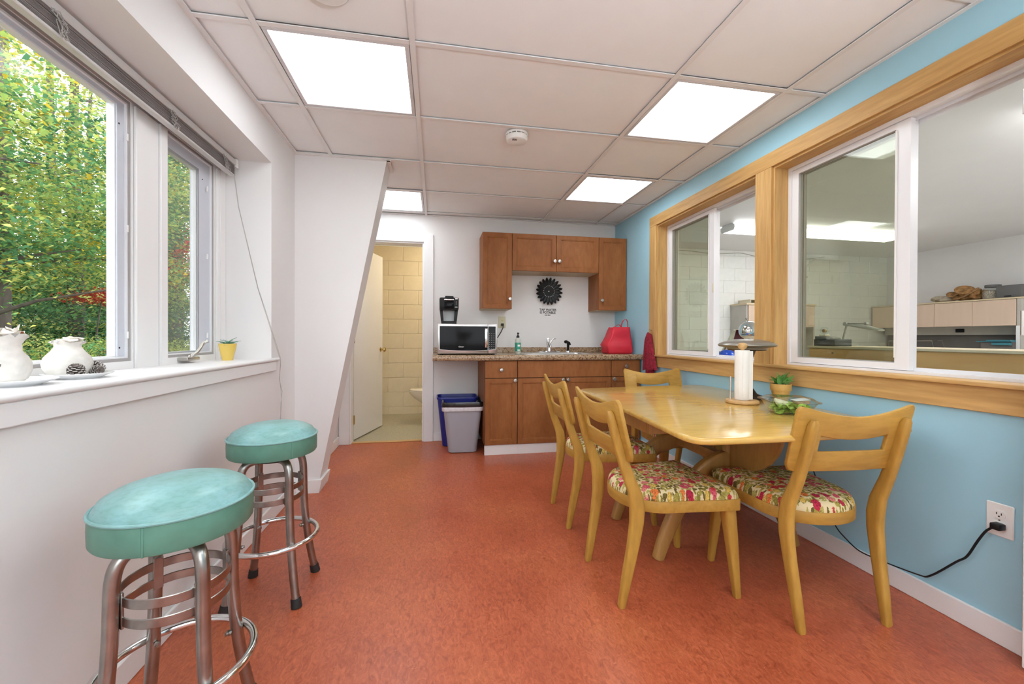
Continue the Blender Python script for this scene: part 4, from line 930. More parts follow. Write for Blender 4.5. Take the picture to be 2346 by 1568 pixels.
# ------------------------------------------------------------------ dining chairs
def make_chair(lab):
    t = thing('dining_chair', lab, 'chair', local=True, group='blond dining chairs with floral seats')
    # seat rail, round at the back
    def outline(s, ds=0):
        P = []
        for a in range(0, 181, 12): P.append((-.196*s*math.cos(math.radians(a)), -.055-.165*s*math.sin(math.radians(a))))
        P = [(x, y) for x, y in P]
        P += [(.206*s, .05), (.219*s, .16), (.226*s, .238*s+.0), (.216*s, .250*s), (-.216*s, .250*s), (-.226*s, .238*s), (-.219*s, .16), (-.206*s, .05)]
        return P
    G().prism(outline(1), .366, .413, 'xy', .004, 2).build('seat_rail', 'chairh', t)
    o = outline(.975); g = G(); rings = []
    for f, z in ((1, .410), (1.005, .418), (.995, .430), (.965, .443), (.90, .453), (.75, .460), (.5, .464), (.2, .466)):
        rings.append([(x*f, y*f+(1-f)*.02, z) for x, y in o])
    g.loft(rings); g.build('seat_cushion', 'floral', t, ang=60)
    for s in (-1, 1):
        # front leg: tapered, splayed
        g = G(); rs = []
        for zz, hw, xx, yy in ((.368, .026, .186, .212), (.25, .022, .195, .222), (.10, .0165, .204, .233), (.006, .0135, .210, .240), (0, .0115, .210, .240)):
            rs.append([(s*xx+a*hw, yy+b*hw, zz) for a, b in rrect(-1, 1, -1, 1, .45, 3)])
        g.loft(rs[::-1]); g.build('front_leg', 'chair', t)
        # rear leg and post: boomerang with its knee at the seat
        P = [(0, .0115, .177, -.260), (.008, .0145, .177, -.2595), (.12, .0195, .181, -.240), (.25, .024, .186, -.216), (.34, .028, .189, -.203), (.40, .030, .190, -.202), (.46, .0275, .190, -.212), (.55, .0225, .187, -.248), (.65, .0195, .185, -.281), (.74, .0165, .184, -.307), (.775, .0145, .184, -.316), (.790, .009, .184, -.320)]
        P = [(z, h, x, y) for z, h, x, y in P]; rs = []
        for zz, hw, xx, yy in P:
            rs.append([(s*xx+a*min(hw, .0165), yy+b*hw, zz) for a, b in rrect(-1, 1, -1, 1, .55, 3)])
        g = G(); g.loft(rs); g.build('rear_leg', 'chair', t)
    # dog-bone back: one curved board with a slot
    th = .0085
    xs = [-.234, -.230, -.222, -.203, -.18, -.15, -.135, -.128, -.10, -.07, -.035, 0, .035, .07, .10, .128, .135, .15, .18, .203, .222, .230, .234]
    def ztop(x): a = abs(x)/.234; return .797+.046*a**1.7-(.022*max(0, (a-.93)/.07)**2)
    def zbot(x): a = abs(x)/.234; return .590+(.03*max(0, (a-.92)/.08)**2)
    def st(x): a = min(1, abs(x)/.135); return .711+.017*a*a
    def sb(x): return .667
    def yc(x, z): return -.288+.36*x*x-(z-.70)*.25
    V = []; Fc = []; idx = {}
    def vert(x, z, side):
        k = (round(x, 4), round(z, 4), side)
        if k not in idx:
            idx[k] = len(V); V.append((x, yc(x, z)+side*th, z))
        return idx[k]
    for i in range(len(xs)-1):
        a, b = xs[i], xs[i+1]
        bands = []
        if abs(a) <= .1351 and abs(b) <= .1351: bands = [(sb, zbot, 2), (ztop, st, 2)]
        else: bands = [('full', None, 0)]
        if bands[0][0] == 'full':
            lv = lambda x: [ztop(x), st(x), sb(x), zbot(x)]
            for k in range(3):
                for side in (-1, 1):
                    q = [vert(a, lv(a)[k], side), vert(b, lv(b)[k], side), vert(b, lv(b)[k+1], side), vert(a, lv(a)[k+1], side)]
                    Fc.append(q if side < 0 else q[::-1])
        else:
            for hi, lo, _ in bands:
                for side in (-1, 1):
                    q = [vert(a, hi(a), side), vert(b, hi(b), side), vert(b, lo(b), side), vert(a, lo(a), side)]
                    Fc.append(q if side < 0 else q[::-1])
    cnt = {}
    for f in Fc:
        for i in range(len(f)): e = (f[i], f[(i+1) % len(f)]); cnt[e] = 1
    inv = {v: k for k, v in idx.items()}
    sides = []
    for (a, b) in cnt:
        if (b, a) not in cnt and inv[a][2] < 0:
            a2 = idx[(inv[a][0], inv[a][1], 1)]; b2 = idx[(inv[b][0], inv[b][1], 1)]; sides.append((b, a, a2, b2))
    g = G(); g.solid(V, Fc+sides, .0045, 2, None, .9); g.build('backrest', 'chairh', t, ang=50)
    return t
ch = make_chair('blond chair with a floral seat nearest the camera on the long side of the table')
def place(o, x, y, rz, lab=None):
    o.location = (x, y, 0); o.rotation_euler = (0, 0, math.radians(rz))
    if lab: o['label'] = lab
place(ch, .988, 1.723, -88.9)
c2 = copy_tree(ch); place(c2, 1.004, 2.405, -91.6, 'blond chair with a floral seat on the long side of the table, nearer the cabinets')
c3 = copy_tree(ch); place(c3, 1.507, 1.540, -3.6, 'blond chair with its back to the camera at the near end of the table')
c4 = copy_tree(ch); place(c4, 1.645, 2.665, 179, 'blond chair at the far end of the table, only its backrest showing')

# things on the table
th_ = thing('paper_towel_holder', 'wooden paper towel holder with a white roll on the dining table', 'paper towel holder', (1.615, 1.96, ZT))
c = (1.615, 1.96, 0)
G().lathe([(.074, ZT), (.080, ZT+.003), (.0815, ZT+.010), (.079, ZT+.017), (.05, ZT+.018), (0, ZT+.018)], 40, c).build('base', 'turned', th_)
g = G(); n = 40; R_ = []
random.seed(9)
for zz in (ZT+.019, ZT+.022, ZT+.09, ZT+.16, ZT+.23, ZT+.280, ZT+.283):
    k = .0365 if ZT+.02 < zz < ZT+.282 else .0345
    R_.append([(c[0]+(k+.0012*math.sin(3*2*math.pi*i/n)+.0006*math.sin(9*2*math.pi*i/n))*math.cos(2*math.pi*i/n), c[1]+(k+.0012*math.sin(3*2*math.pi*i/n))*math.sin(2*math.pi*i/n), zz) for i in range(n)])
g.loft(R_); g.build('paper_roll', 'paper', th_, ang=40)
g = G(); p = Vector((c[0]-.022, c[1]-.0305, 0)); g.prism([(p.x, p.y), (p.x+.056, p.y-.006), (p.x+.056, p.y-.0045), (p.x, p.y+.0015)], ZT+.022, ZT+.279, 'xy'); g.build('loose_sheet', 'paper', th_, smooth=False)
G().lathe([(.008, ZT+.283), (.010, ZT+.287), (.019, ZT+.294), (.0235, ZT+.306), (.020, ZT+.317), (.010, ZT+.322), (0, ZT+.323)], 28, c).build('finial', 'turned', th_)
g = G(); g.cyl((1.568, 1.99, ZT+.017), (1.568, 1.99, ZT+.142), .005, n=12); g.build('tension_rod', 'steel', th_)
# saucer lamp
lm = thing('desk_lamp', 'brown saucer-shaped metal lamp behind the paper towel roll', 'lamp', (1.765, 2.085, ZT))
ZD = .016
G().loft([[(1.785+a*.070, 2.085+b*.052, ZT+dz) for a, b in rrect(-1, 1, -1, 1, .9, 8)] for dz in (0, .008)]+[[(1.785+a*.058, 2.085+b*.042, ZT+.018) for a, b in rrect(-1, 1, -1, 1, .9, 8)], [(1.772+a*.035, 2.085+b*.03, ZT+.030) for a, b in rrect(-1, 1, -1, 1, .9, 8)], [(1.764+a*.02, 2.085+b*.02, ZT+.06) for a, b in rrect(-1, 1, -1, 1, .9, 8)]]).build('base', 'lampdk', lm)
g = G(); g.tube([(1.764, 2.085, ZT+.04), (1.760, 2.085, ZT+.12), (1.757, 2.085, ZT+.19), (1.757, 2.085, ZT+.24), (1.752, 2.085, ZT+.285)], [.017, .0135, .0155, .026, .045], 16); g.build('stem', 'lampdk', lm)
g = G(); g.lathe([(0.08, ZT+.272), (0.1, ZT+.268), (0.1024, ZT+.276), (0.1424, ZT+.284), (0.1488, ZT+.290), (0.1488, ZT+.293), (0.1424, ZT+.300), (0.112, ZT+.314), (0.064, ZT+.324), (0.024, ZT+.327), (0, ZT+.3275)], 48, (1.746, 2.085, ZD)); sh = g.build('shade', 'lamp', lm)
G().lathe([(0, ZT+.262), (0.096, ZT+.262), (0.1, ZT+.27), (0.08, ZT+.274)], 40, (1.746, 2.085, ZD)).build('lower_dish', 'lampdk', sh)
g = G()
for k in range(5): g.lathe([(.0145, 0), (.0165, .004), (.0145, .008)], 14, (1.758, 2.085, ZT+.13+.012*k))
g.build('neck_ring', 'lampdk', lm)
# potted fern at the wall
def sprig(n=9, L=.06, w=.012, seed=0, lift=1.0, slim=.30):
    random.seed(seed); g = G(); P = []
    for i in range(n+1):
        t = i/n; P.append(Vector((L*.50*t*t, 0, L*lift*t*(1-.15*t))))
    g.tube(P, [.0011*(1-.6*i/n) for i in range(n+1)], 5)
    for i in range(1, n+1):
        t = i/n; ww = w*(1-.6*t)*(.75+.25*min(1, t*4)); T = (P[i]-P[i-1]).normalized()
        for k, s in enumerate((-1, 1, -.45, .45)):
            a = P[i]-T*.002*k; up = T.cross(Vector((0, 1, 0)))*(-1 if k > 1 else .3)
            d = (Vector((0, s, 0))+T*.75+up*.6).normalized()*ww; q = T.cross(d).normalized()*ww*slim*.0+T*ww*slim
            g.add([a, a+d*.5+q, a+d, a+d*.55-q, a+d*.5+up*ww*.12], [(0, 1, 4), (1, 2, 4), (2, 3, 4), (3, 0, 4)])
    return g
pf = thing('potted_fern', 'green fern in an ochre pot on the dining table by the blue wall', 'plant', (1.858, 1.965, ZT), local=True)
G().lathe([(0, 0), (.034, 0), (.035, .003), (.045, .063), (.0495, .063), (.050, .065), (.0515, .096), (.051, .099), (.0465, .099), (.045, .090), (0, .090)], 36).build('pot', 'yellow2', pf)
G().lathe([(.05, .094), (.03, .098), (0, .099)], 20).build('soil', 'soil', pf)
random.seed(21); base = [sprig(12, .072, .0155, 1), sprig(11, .058, .0145, 2)]
lf = [b.build('leaf', 'fern', pf, smooth=False) for b in base]; lf[0].location = (0, 0, .096); lf[1].location = (.01, .01, .096)
for k in range(26):
    o = share(lf[k % 2], pf, (random.uniform(-.026, .026), random.uniform(-.026, .026), .095), (random.uniform(-.3, .2), random.uniform(-.1, .75), random.uniform(0, 6.28))); s = random.uniform(.75, 1.15); o.scale = (s, s, s)
ll = sprig(7, .036, .014, 5).build('leaf', 'fernl', pf, smooth=False, label='pale yellow-green young leaf'); ll.location = (-.012, -.032, .098); ll.rotation_euler = (0, .2, -1.9)
for k in range(3): share(ll, pf, (random.uniform(-.02, .02), -.03, .098), (0, .3, -1.6+k*.5))
# salad in a clear clamshell
sa = thing('salad_container', 'clear plastic clamshell of green salad on the dining table', 'food container', (1.612, 1.66, ZT), math.radians(-22), local=True)
def sq(w, d, z, r=.03): return [(a, b, z) for a, b in rrect(-w, w, -d, d, r, 5)]
g = G(); g.loft([sq(.070, .058, .001), sq(.072, .060, .004), sq(.098, .082, .058), sq(.108, .092, .058), sq(.108, .092, .060), sq(.097, .081, .060), sq(.070, .058, .005)], cap=False)
g.add(sq(.070, .058, .001), [tuple(range(24))]); g.build('tray', 'clear', sa)
g = G(); g.loft([sq(.108, .092, .062), sq(.108, .092, .0635), sq(.098, .082, .064), sq(.080, .064, .078), sq(.060, .046, .080), sq(.058, .044, .0785), sq(.078, .062, .0768), sq(.096, .080, .0625)], cap=False)
g.add(sq(.06, .046, .080), [tuple(range(24))]); g.build('lid', 'clear', sa)
g = G(); random.seed(31)
for k in range(130):
    x, y = random.uniform(-.078, .078), random.uniform(-.064, .064); z = random.uniform(.008, .044); lim = .62+.35*z/.058
    x *= lim; y *= lim
    a = random.uniform(0, 6.28); r = random.uniform(.012, .024); n = 7
    up = Vector((random.gauss(0, .6), random.gauss(0, .6), 1)).normalized(); q = Vector((0, 0, 1)).rotation_difference(up)
    V = [Vector((x, y, z))]+[Vector((x, y, z))+q @ Vector((r*math.cos(a+i*.9), r*.7*math.sin(a+i*.9), random.uniform(-.006, .006))) for i in range(n)]
    V = [Vector((max(-.088, min(.088, p.x)), max(-.072, min(.072, p.y)), max(.005, min(.056, p.z)))) for p in V]
    g.add(V, [(0, i, i+1) for i in range(1, n)])
g.build('lettuce', 'lettuce', sa, smooth=False, kind='stuff')
g = G(); g.obox((-.03, -.010, .048), (.062, .05, .016), Matrix.Rotation(.25, 3, 'Y') @ Matrix.Rotation(.3, 3, 'X'), .006, 2); g.build('cheese', 'cheese', sa)
g = G(); g.obox((.048, -.005, .055), (.058, .062, .018), Matrix.Rotation(-.12, 3, 'Y'), .008, 2); cr = g.build('crouton_packet', 'bread', sa)
g = G(); g.obox((.047, -.005, .0652), (.060, .064, .003), Matrix.Rotation(-.12, 3, 'Y'), .001, 1); g.build('packet_seal', 'white', cr)

# ------------------------------------------------------------------ bar stools
def make_stool(lab):
    t = thing('bar_stool', lab, 'stool', local=True, group='aqua bar stools under the window')
    R = .166
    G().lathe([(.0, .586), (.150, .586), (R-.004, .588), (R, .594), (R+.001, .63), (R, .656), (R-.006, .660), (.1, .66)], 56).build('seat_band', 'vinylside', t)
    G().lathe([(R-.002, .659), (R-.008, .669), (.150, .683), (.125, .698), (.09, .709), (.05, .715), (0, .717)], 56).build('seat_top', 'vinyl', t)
    g = G(); pts = [(R*math.cos(2*math.pi*i/64), R*math.sin(2*math.pi*i/64), .660) for i in range(64)]; g.tube(pts, .0042, 8, True); g.build('piping', 'vinyl', t)
    G().box(-.0025, .0025, -R-.0022, -R+.003, .589, .655, .001, 1).build('side_seam', 'vinylside', t)
    G().lathe([(0, .560), (.075, .560), (.078, .564), (.078, .586), (0, .586)], 28).build('seat_plate', 'rubber', t)
    leg = [(.045, .566), (.080, .566), (.104, .559), (.119, .541), (.1265, .512), (.129, .47), (.132, .36), (.142, .235), (.162, .11), (.181, .022)]
    for k in range(4):
        a = math.radians(45+90*k); ca, sa_ = math.cos(a), math.sin(a)
        p = smoothpts([(r*ca, r*sa_, z) for r, z in leg], 3); g = G(); g.tube(p, .0155, 14); lg = g.build('leg', 'oldchrome', t)
        G().cyl((.178*ca, .178*sa_, .034), (.1855*ca, .1855*sa_, 0), .0185, .0205, 16).build('rubber_foot', 'rubber', lg)
        g = G(); g.cyl((.128*ca, .128*sa_, .235), (.112*ca, .112*sa_, .235), .005, n=10); g.lathe([(.008, 0), (.008, .005), (0, .007)], 8, (.124*ca, .124*sa_, .235), (-ca, -sa_, 0)); g.build('bolt', 'oldchrome', lg)
        G().obox((.1125*ca, .1125*sa_, .434), (.006, .022, .085), Matrix.Rotation(a, 3, 'Z'), .001, 1).build('band_bracket', 'oldchrome', lg)
    for z in (.456, .410):
        g = G(); n = 64; pts = [(.1125*math.cos(2*math.pi*i/n), .1125*math.sin(2*math.pi*i/n), z) for i in range(n)]; g.tube(pts, [(.012, .0018)]*n, 8, True, flat=(0, 0, 1), rounded=True); g.build('flat_hoop', 'oldchrome', t)
    g = G(); n = 72; pts = [(.168*math.cos(2*math.pi*i/n), .168*math.sin(2*math.pi*i/n), .235) for i in range(n)]; g.tube(pts, .0105, 12, True); g.build('foot_ring', 'chrome', t)
    return t
st1 = make_stool('aqua vinyl bar stool nearest the camera, cut off by the bottom edge')
st1.location = (-.653, 1.205, 0); st1.rotation_euler = (0, 0, math.radians(5))
st2 = copy_tree(st1); st2.location = (-.672, 1.90, 0); st2.rotation_euler = (0, 0, math.radians(0)); st2['label'] = 'aqua vinyl bar stool farther back, beside the wing wall'
for c in st1.children:
    if c.name.startswith('side_seam'): c.rotation_euler = (0, 0, math.radians(2))
for c in st2.children:
    if c.name.startswith('side_seam'): c.rotation_euler = (0, 0, math.radians(42))

# ------------------------------------------------------------------ window sill things
ZS = .947
def saucer(lab, x, y, r):
    o = thing('saucer', lab, 'plate', (x, y, ZS))
    G().lathe([(0, 0), (r*.62, 0), (r*.66, .003), (r*.96, .013), (r, .0155), (r*.985, .0165), (r*.66, .0065), (r*.3, .005), (0, .005)], 48, (x, y, ZS)).build('dish', 'china', o); 
    g = G(); g.tube([(x+r*.985*math.cos(2*math.pi*i/48), y+r*.985*math.sin(2*math.pi*i/48), ZS+.0158) for i in range(48)], .0012, 6, True); g.build('rim', 'china', o); return o
saucer('white saucer under the clay vase with pine cones on it', -1.078, 1.493, .080)
saucer('white saucer at the left edge of the window sill', -1.085, 1.295, .086)
def vase(lab, x, y, s, seed, wide):
    o = thing('clay_vase', lab, 'vase', (x, y, ZS+.0055)); random.seed(seed); n = 40
    prof = [(.030, 0), (.044, .006), (.054, .024), (.0565, .040), (.052, .058), (.038, .076), (.0295, .090), (.031, .098), (.040, .106)] if not wide else [(.034, 0), (.046, .01), (.052, .028), (.052, .045), (.046, .06), (.037, .072), (.036, .088), (.042, .10), (.047, .108)]
    R_ = [[(x+r*s*(1+.012*math.sin(4*t+seed)+random.uniform(-.008, .008))*math.cos(t), y+r*s*(1+random.uniform(-.008, .008))*math.sin(t), ZS+.0055+z*s+(random.uniform(-.006, .006) if z > .1 else 0)) for t in [2*math.pi*i/n for i in range(n)]] for r, z in prof]
    g = G(); g.loft(R_); g.build('body', 'claypot', o, ang=70)
    g = G()
    for k in range(16 if wide else 10):
        a = random.uniform(0, 6.28); rr = random.uniform(.0, .034)*s; zz = ZS+(.112+random.uniform(0, .012))*s; m = random.randint(6, 9); L = random.uniform(.014, .024)*s
        C = Vector((x+rr*math.cos(a), y+rr*math.sin(a), zz)); V = [C+Vector((0, 0, .004))]
        V += [C+Vector((L*math.cos(i*6.283/m)*random.uniform(.6, 1.1), L*math.sin(i*6.283/m)*random.uniform(.6, 1.1), random.uniform(-.008, .012 if wide else .006))) for i in range(m)]
        V += [C+Vector((0, 0, -.012))]
        g.add(V, [(0, 1+i, 1+(i+1) % m) for i in range(m)]+[(m+1, 1+(i+1) % m, 1+i) for i in range(m)])
    if wide:
        for k in range(5):
            a = k*1.3; C = Vector((x+.03*math.cos(a)*s, y+.03*math.sin(a)*s, ZS+.115*s)); T_ = C+Vector((.012*math.cos(a), .012*math.sin(a), random.uniform(.018, .034))); w = Vector((-math.sin(a), math.cos(a), 0))*.008
            g.add([C-w, C+w, T_, C+Vector((0, 0, -.004))+Vector((math.cos(a), math.sin(a), 0))*.004], [(0, 1, 2), (1, 3, 2), (3, 0, 2), (0, 3, 1)])
    g.build('crumpled_filling', 'crumple', o, ang=20)
    if wide:
        g = G()
        for a, zz in ((.4, .138), (2.2, .135), (4.2, .13)):
            C = Vector((x+.028*math.cos(a), y+.028*math.sin(a), ZS+zz)); g.add([C, C+Vector((.012, .004, .006)), C+Vector((.016, .012, -.002)), C+Vector((.004, .010, .004)), C+Vector((.008, .008, -.003))], [(0, 1, 2), (0, 2, 3), (0, 4, 1), (1, 4, 2), (2, 4, 3), (3, 4, 0)])
        g.build('dried_leaf', 'driedleaf', o, smooth=False)
        g = G(); q = Vector((.62, -.78, 0)); C = Vector((x, y, ZS+.04*s))+q*.0525*s; g.tube([C+Vector((-.004, 0, -.01)), C+Vector((0, 0, 0)), C+Vector((.005, .003, .006)), C+Vector((.006, .004, .012))], .0012, 5); g.build('ink_mark', 'cone', o)
vase('rough white clay vase beside the pine cones on the sill', -1.110, 1.498, 1.0, 3, False)
vase('white clay vase stuffed with crumpled paper at the left edge of the sill', -1.112, 1.292, 1.16, 8, True)
def cone(lab, x, y, z, tilt, az, s):
    o = thing('pine_cone', lab, 'pine cone', (x, y, z), local=True, group='pine cones on the saucer'); o.rotation_euler = (tilt, 0, az)
    G().lathe([(0, -.020*s), (.008*s, -.016*s), (.010*s, 0), (.006*s, .014*s), (0, .02*s)], 12).build('core', 'cone', o)
    g = G(); t = G(); k = 0
    for i in range(58):
        h = -.019+.038*i/57; a = i*2.39996; R0 = .004; R1 = (.0185*math.sqrt(max(0, 1-((h+.003)/.0235)**2))+.004); ca, sb_ = math.cos(a), math.sin(a); w = .0052
        rad = Vector((ca, sb_, 0)); tan = Vector((-sb_, ca, 0)); up = Vector((0, 0, 1))
        A = (rad*R0+up*h)*s; B = (rad*R1+up*(h+.004))*s; wv = tan*w*s
        g.add([A-wv*.4, A+wv*.4, B+wv, B-wv, A-wv*.4-up*.002*s, A+wv*.4-up*.002*s, B+wv-up*.0024*s, B-wv-up*.0024*s], [(0, 1, 2, 3), (7, 6, 5, 4), (0, 4, 5, 1), (1, 5, 6, 2), (3, 7, 4, 0)])
        t.add([B+wv, B-wv, B-wv-up*.0024*s, B+wv-up*.0024*s, B*1.0+rad*.0015*s-up*.001*s], [(0, 1, 4), (1, 2, 4), (2, 3, 4), (3, 0, 4)])
    g.build('scale', 'cone', o, smooth=False, kind='stuff'); t.build('scale_tip', 'conetip', o, smooth=False, kind='stuff')
zc = ZS+.0055+.019
cone('pine cone lying in front of the clay vase', -1.055, 1.452, zc, .35, .5, .92); cone('dark open pine cone standing on the far side of the saucer', -1.075, 1.554, zc+.001, .8, -.6, .98); cone('small pale pine cone tucked against the clay vase', -1.048, 1.521, zc-.003, 1.5, 1.0, .72)
ps = thing('potted_succulent', 'sage green sprigs in a yellow pot at the window corner', 'plant', (-1.092, 2.45, ZS), local=True)
G().lathe([(0, 0), (.0245, 0), (.0255, .003), (.028, .02), (.036, .052), (.041, .082), (.0415, .089), (.0395, .089), (.037, .078), (0, .078)], 32).build('pot', 'yellow', ps)
G().lathe([(.037, .079), (.02, .082), (0, .083)], 16).build('soil', 'soil', ps)
random.seed(13); s0 = sprig(13, .090, .0115, 3, .55).build('leaf', 'sagel', ps, smooth=False); s0.location = (0, 0, .08)
for k in range(13):
    o = share(s0, ps, (random.uniform(-.014, .014), random.uniform(-.014, .014), .079), (random.uniform(-.2, .2), random.uniform(-.1, .75), k*.483)); s = random.uniform(.7, 1.1); o.scale = (s, s, s)

# ------------------------------------------------------------------ office next door
ZO = 2.49; OX = 7.82
G().box(2.16, OX+.1, -2.0, 6.1, -.06, 0).build('floor_office', 'officefloor', smooth=False); tag(bpy.data.objects['floor_office'], 'grey floor of the office next door', 'floor', kind='structure')
G().box(2.16, OX+.1, -2.0, 6.1, ZO, ZO+.08).build('ceiling_office', 'wall', smooth=False); tag(bpy.data.objects['ceiling_office'], 'plain off-white ceiling of the office next door', 'ceiling', kind='structure')
G().box(OX, OX+.1, -2.0, 6.1, 0, ZO+.08).build('wall_office_right', 'wall', smooth=False); tag(bpy.data.objects['wall_office_right'], 'off-white far wall of the office behind the long hutch', 'wall', kind='structure')
G().box(2.16, OX+.1, -2.1, -2.0, 0, ZO+.08).build('wall_office_front', 'wall', smooth=False); tag(bpy.data.objects['wall_office_front'], 'off-white office wall out of view', 'wall', kind='structure')
G().box(2.06, 2.16, 4.465, 6.1, 0, ZO+.08).build('wall_office_left', 'wall', smooth=False); tag(bpy.data.objects['wall_office_left'], 'white wall between the bathroom and the office', 'wall', kind='structure')
blockwall('wall_office_back', 'white painted block wall at the back of the office', 'blockw', 'blockw', 2.16, OX, 6.0, 0, 0, .2, 3.974, 13)
def fluo(lab, x0, x1, y, z, lens='tube'):
    o = thing('fluorescent_light', lab, 'ceiling light', ((x0+x1)/2, y, z))
    G().box(x0, x1, y-.10, y+.10, z-.025, z, .003, 1).build('housing', 'white', o)
    G().prism([(y-.115, z-.03), (y-.118, z-.05), (y-.10, z-.085), (y+.10, z-.085), (y+.118, z-.05), (y+.115, z-.03)], x0+.012, x1-.012, 'yz').build('lens', lens, o, smooth=False)
    for a in (x0, x1-.012): G().prism([(y-.12, z-.02), (y-.124, z-.05), (y-.104, z-.09), (y+.104, z-.09), (y+.124, z-.05), (y+.12, z-.02)], a, a+.012, 'yz').build('end_cap', 'white', o, smooth=False)
fluo('long fluorescent light on the office ceiling seen through both interior windows', 3.58, 6.10, 4.62, ZO); fluo('unseen fluorescent light added to brighten the office, nearer the front', 3.6, 6.1, .2, ZO, 'tube_fill'); fluo('unseen fluorescent light added to brighten the office, midway', 3.6, 6.1, 1.7, ZO, 'tube_fill')  # only the first is visible; the other two are added fill lamps
# hutch on the block wall
h1 = thing('office_hutch', 'pale maple office hutch on the block wall behind the post', 'cabinet', (5.33, 6.0, 0))
for a, b in ((4.71, 4.735), (5.93, 5.955)): G().box(a, b, 5.64, 5.98, .74, 1.585, .002, 1).build('side_panel', 'hutchgrey', h1)
G().box(4.70, 5.965, 5.62, 5.985, 1.583, 1.612, .003, 1).build('top_board', 'tan', h1)
G().box(4.735, 5.93, 5.645, 5.98, 1.247, 1.58).build('carcass', 'hutchgrey', h1, smooth=False)
for k in range(2): G().box(4.737+.597*k, 4.737+.597*(k+1)-.004, 5.62, 5.64, 1.247, 1.578, .002, 1).build('door', 'laminate', h1)
G().box(4.735, 5.93, 5.955, 5.98, .77, 1.247).build('tackboard', 'hutchgrey', h1, smooth=False)
G().box(4.68, 5.98, 5.25, 5.98, .715, .745, .003, 1).build('desk_top', 'tan', h1)
for a in (4.70, 5.92): G().box(a, a+.03, 5.30, 5.95, 0, .715).build('desk_side', 'hutchgrey', h1, smooth=False)
tr_ = thing('letter_tray', 'beige letter tray lying on the hutch against the block wall', 'tray', (4.98, 5.78, 1.612))
g = G(); g.box(4.80, 5.16, 5.66, 5.92, 1.612, 1.618); g.box(4.80, 5.16, 5.91, 5.92, 1.612, 1.668); g.box(4.80, 4.81, 5.66, 5.92, 1.612, 1.668); g.box(5.15, 5.16, 5.66, 5.92, 1.612, 1.668); g.box(4.79, 5.17, 5.655, 5.925, 1.664, 1.672); g.build('tray', 'cream', tr_, smooth=False)
bk = thing('binder', 'flat cream binder next to the letter tray on the hutch', 'binder', (5.42, 5.80, 1.612)); G().box(5.22, 5.62, 5.67, 5.93, 1.612, 1.660, .004, 1).build('cover', 'cream', bk); G().box(5.225, 5.615, 5.668, 5.925, 1.62, 1.650).build('pages', 'white', bk, smooth=False)
# long hutch on the far wall
h2 = thing('office_hutch', 'long pale maple office hutch on the far wall with dark shelf gap', 'cabinet', (7.64, 5.0, 0)); hx0 = 7.45
G().box(hx0-.012, 7.81, 4.07, 5.96, 1.602, 1.622, .003, 1).build('top_board', 'tan', h2)
G().box(hx0+.02, 7.80, 4.13, 5.95, 1.25, 1.60).build('carcass', 'hutchgrey', h2, smooth=False)
for k in range(4): G().box(hx0, hx0+.019, 4.135+.4535*k+.002, 4.135+.4535*(k+1)-.002, 1.25, 1.598, .002, 1).build('door', 'laminate', h2)
G().box(hx0+.002, 7.81, 4.085, 4.130, .74, 1.60, .002, 1).build('side_panel', 'hutchgrey', h2)
G().box(hx0-.002, hx0+.006, 4.10, 4.135, .74, 1.248, .001, 1).build('edge_strip', 'trimw', h2)
G().box(7.72, 7.76, 4.13, 5.95, 1.13, 1.25).build('valance', 'hutchgrey', h2, smooth=False)
G().box(7.70, 7.72, 4.84, 4.94, 1.165, 1.22, .006, 2).build('light_switch_box', 'black', h2)
G().box(7.77, 7.80, 4.13, 5.95, .74, 1.13).build('tackboard', 'tackboard', h2, smooth=False)
G().box(7.10, 7.81, 4.05, 5.96, .715, .745, .003, 1).build('desk_top', 'tan', h2)
for a in (4.06, 5.92): G().box(7.15, 7.80, a, a+.03, 0, .715).build('desk_side', 'hutchgrey', h2, smooth=False)
def blob(o, c, r, n, seed, mat, name, flat=1.0):
    random.seed(seed); b = bmesh.new(); bmesh.ops.create_icosphere(b, subdivisions=4, radius=1)
    ph = [(Vector((random.gauss(0, 1), random.gauss(0, 1), random.gauss(0, 1))).normalized(), random.uniform(.5, 1.2), random.uniform(2, 7)) for _ in range(n)]
    for v in b.verts:
        d = 1+sum(.11*w*math.sin(f*v.co.dot(p)*1.6+f) for p, w, f in ph)
        v.co = Vector((c[0]+v.co.x*r[0]*d, c[1]+v.co.y*r[1]*d, max(c[2]-r[2]*.9, c[2]+v.co.z*r[2]*d)))
    g = G(); g.bm(b); return g.build(name, mat, o, ang=70)
H = 1.622
ro = thing('stone', 'pale flat stone on the long hutch, leftmost of the shelf finds', 'stone', (7.6, 5.02, H)); blob(ro, (7.6, 5.02, H+.048), (.09, .145, .05), 5, 3, 'stone', 'rock')
fu = thing('dried_fungus', 'brown dried bracket fungus on the long hutch', 'fungus', (7.6, 4.70, H)); blob(fu, (7.6, 4.71, H+.085), (.10, .16, .085), 9, 12, 'fungus', 'body')
g = G()
for k, (dy, dz, r) in enumerate(((.10, .12, .10), (.02, .155, .11), (-.07, .12, .09), (.15, .10, .07), (-.02, .09, .12))):
    g.lathe([(0, -.012), (r*.6, -.010), (r, .004), (r*.96, .010), (r*.4, .006), (0, .012)], 16, (7.55-.01*k, 4.71+dy, H+dz), (-.5, .4*(-1)**k, .8))
g.build('bracket', 'fungus', fu)
ja = thing('glass_jar', 'wide glass jar of seeds with a dark lid on the long hutch', 'jar', (7.6, 4.455, H)); c = (7.6, 4.455, 0)
G().lathe([(0, H+.003), (.098, H+.003), (.104, H+.02), (.104, H+.125), (.092, H+.15), (.075, H+.158), (.075, H+.172)], 32, c).build('glass', 'clear', ja)
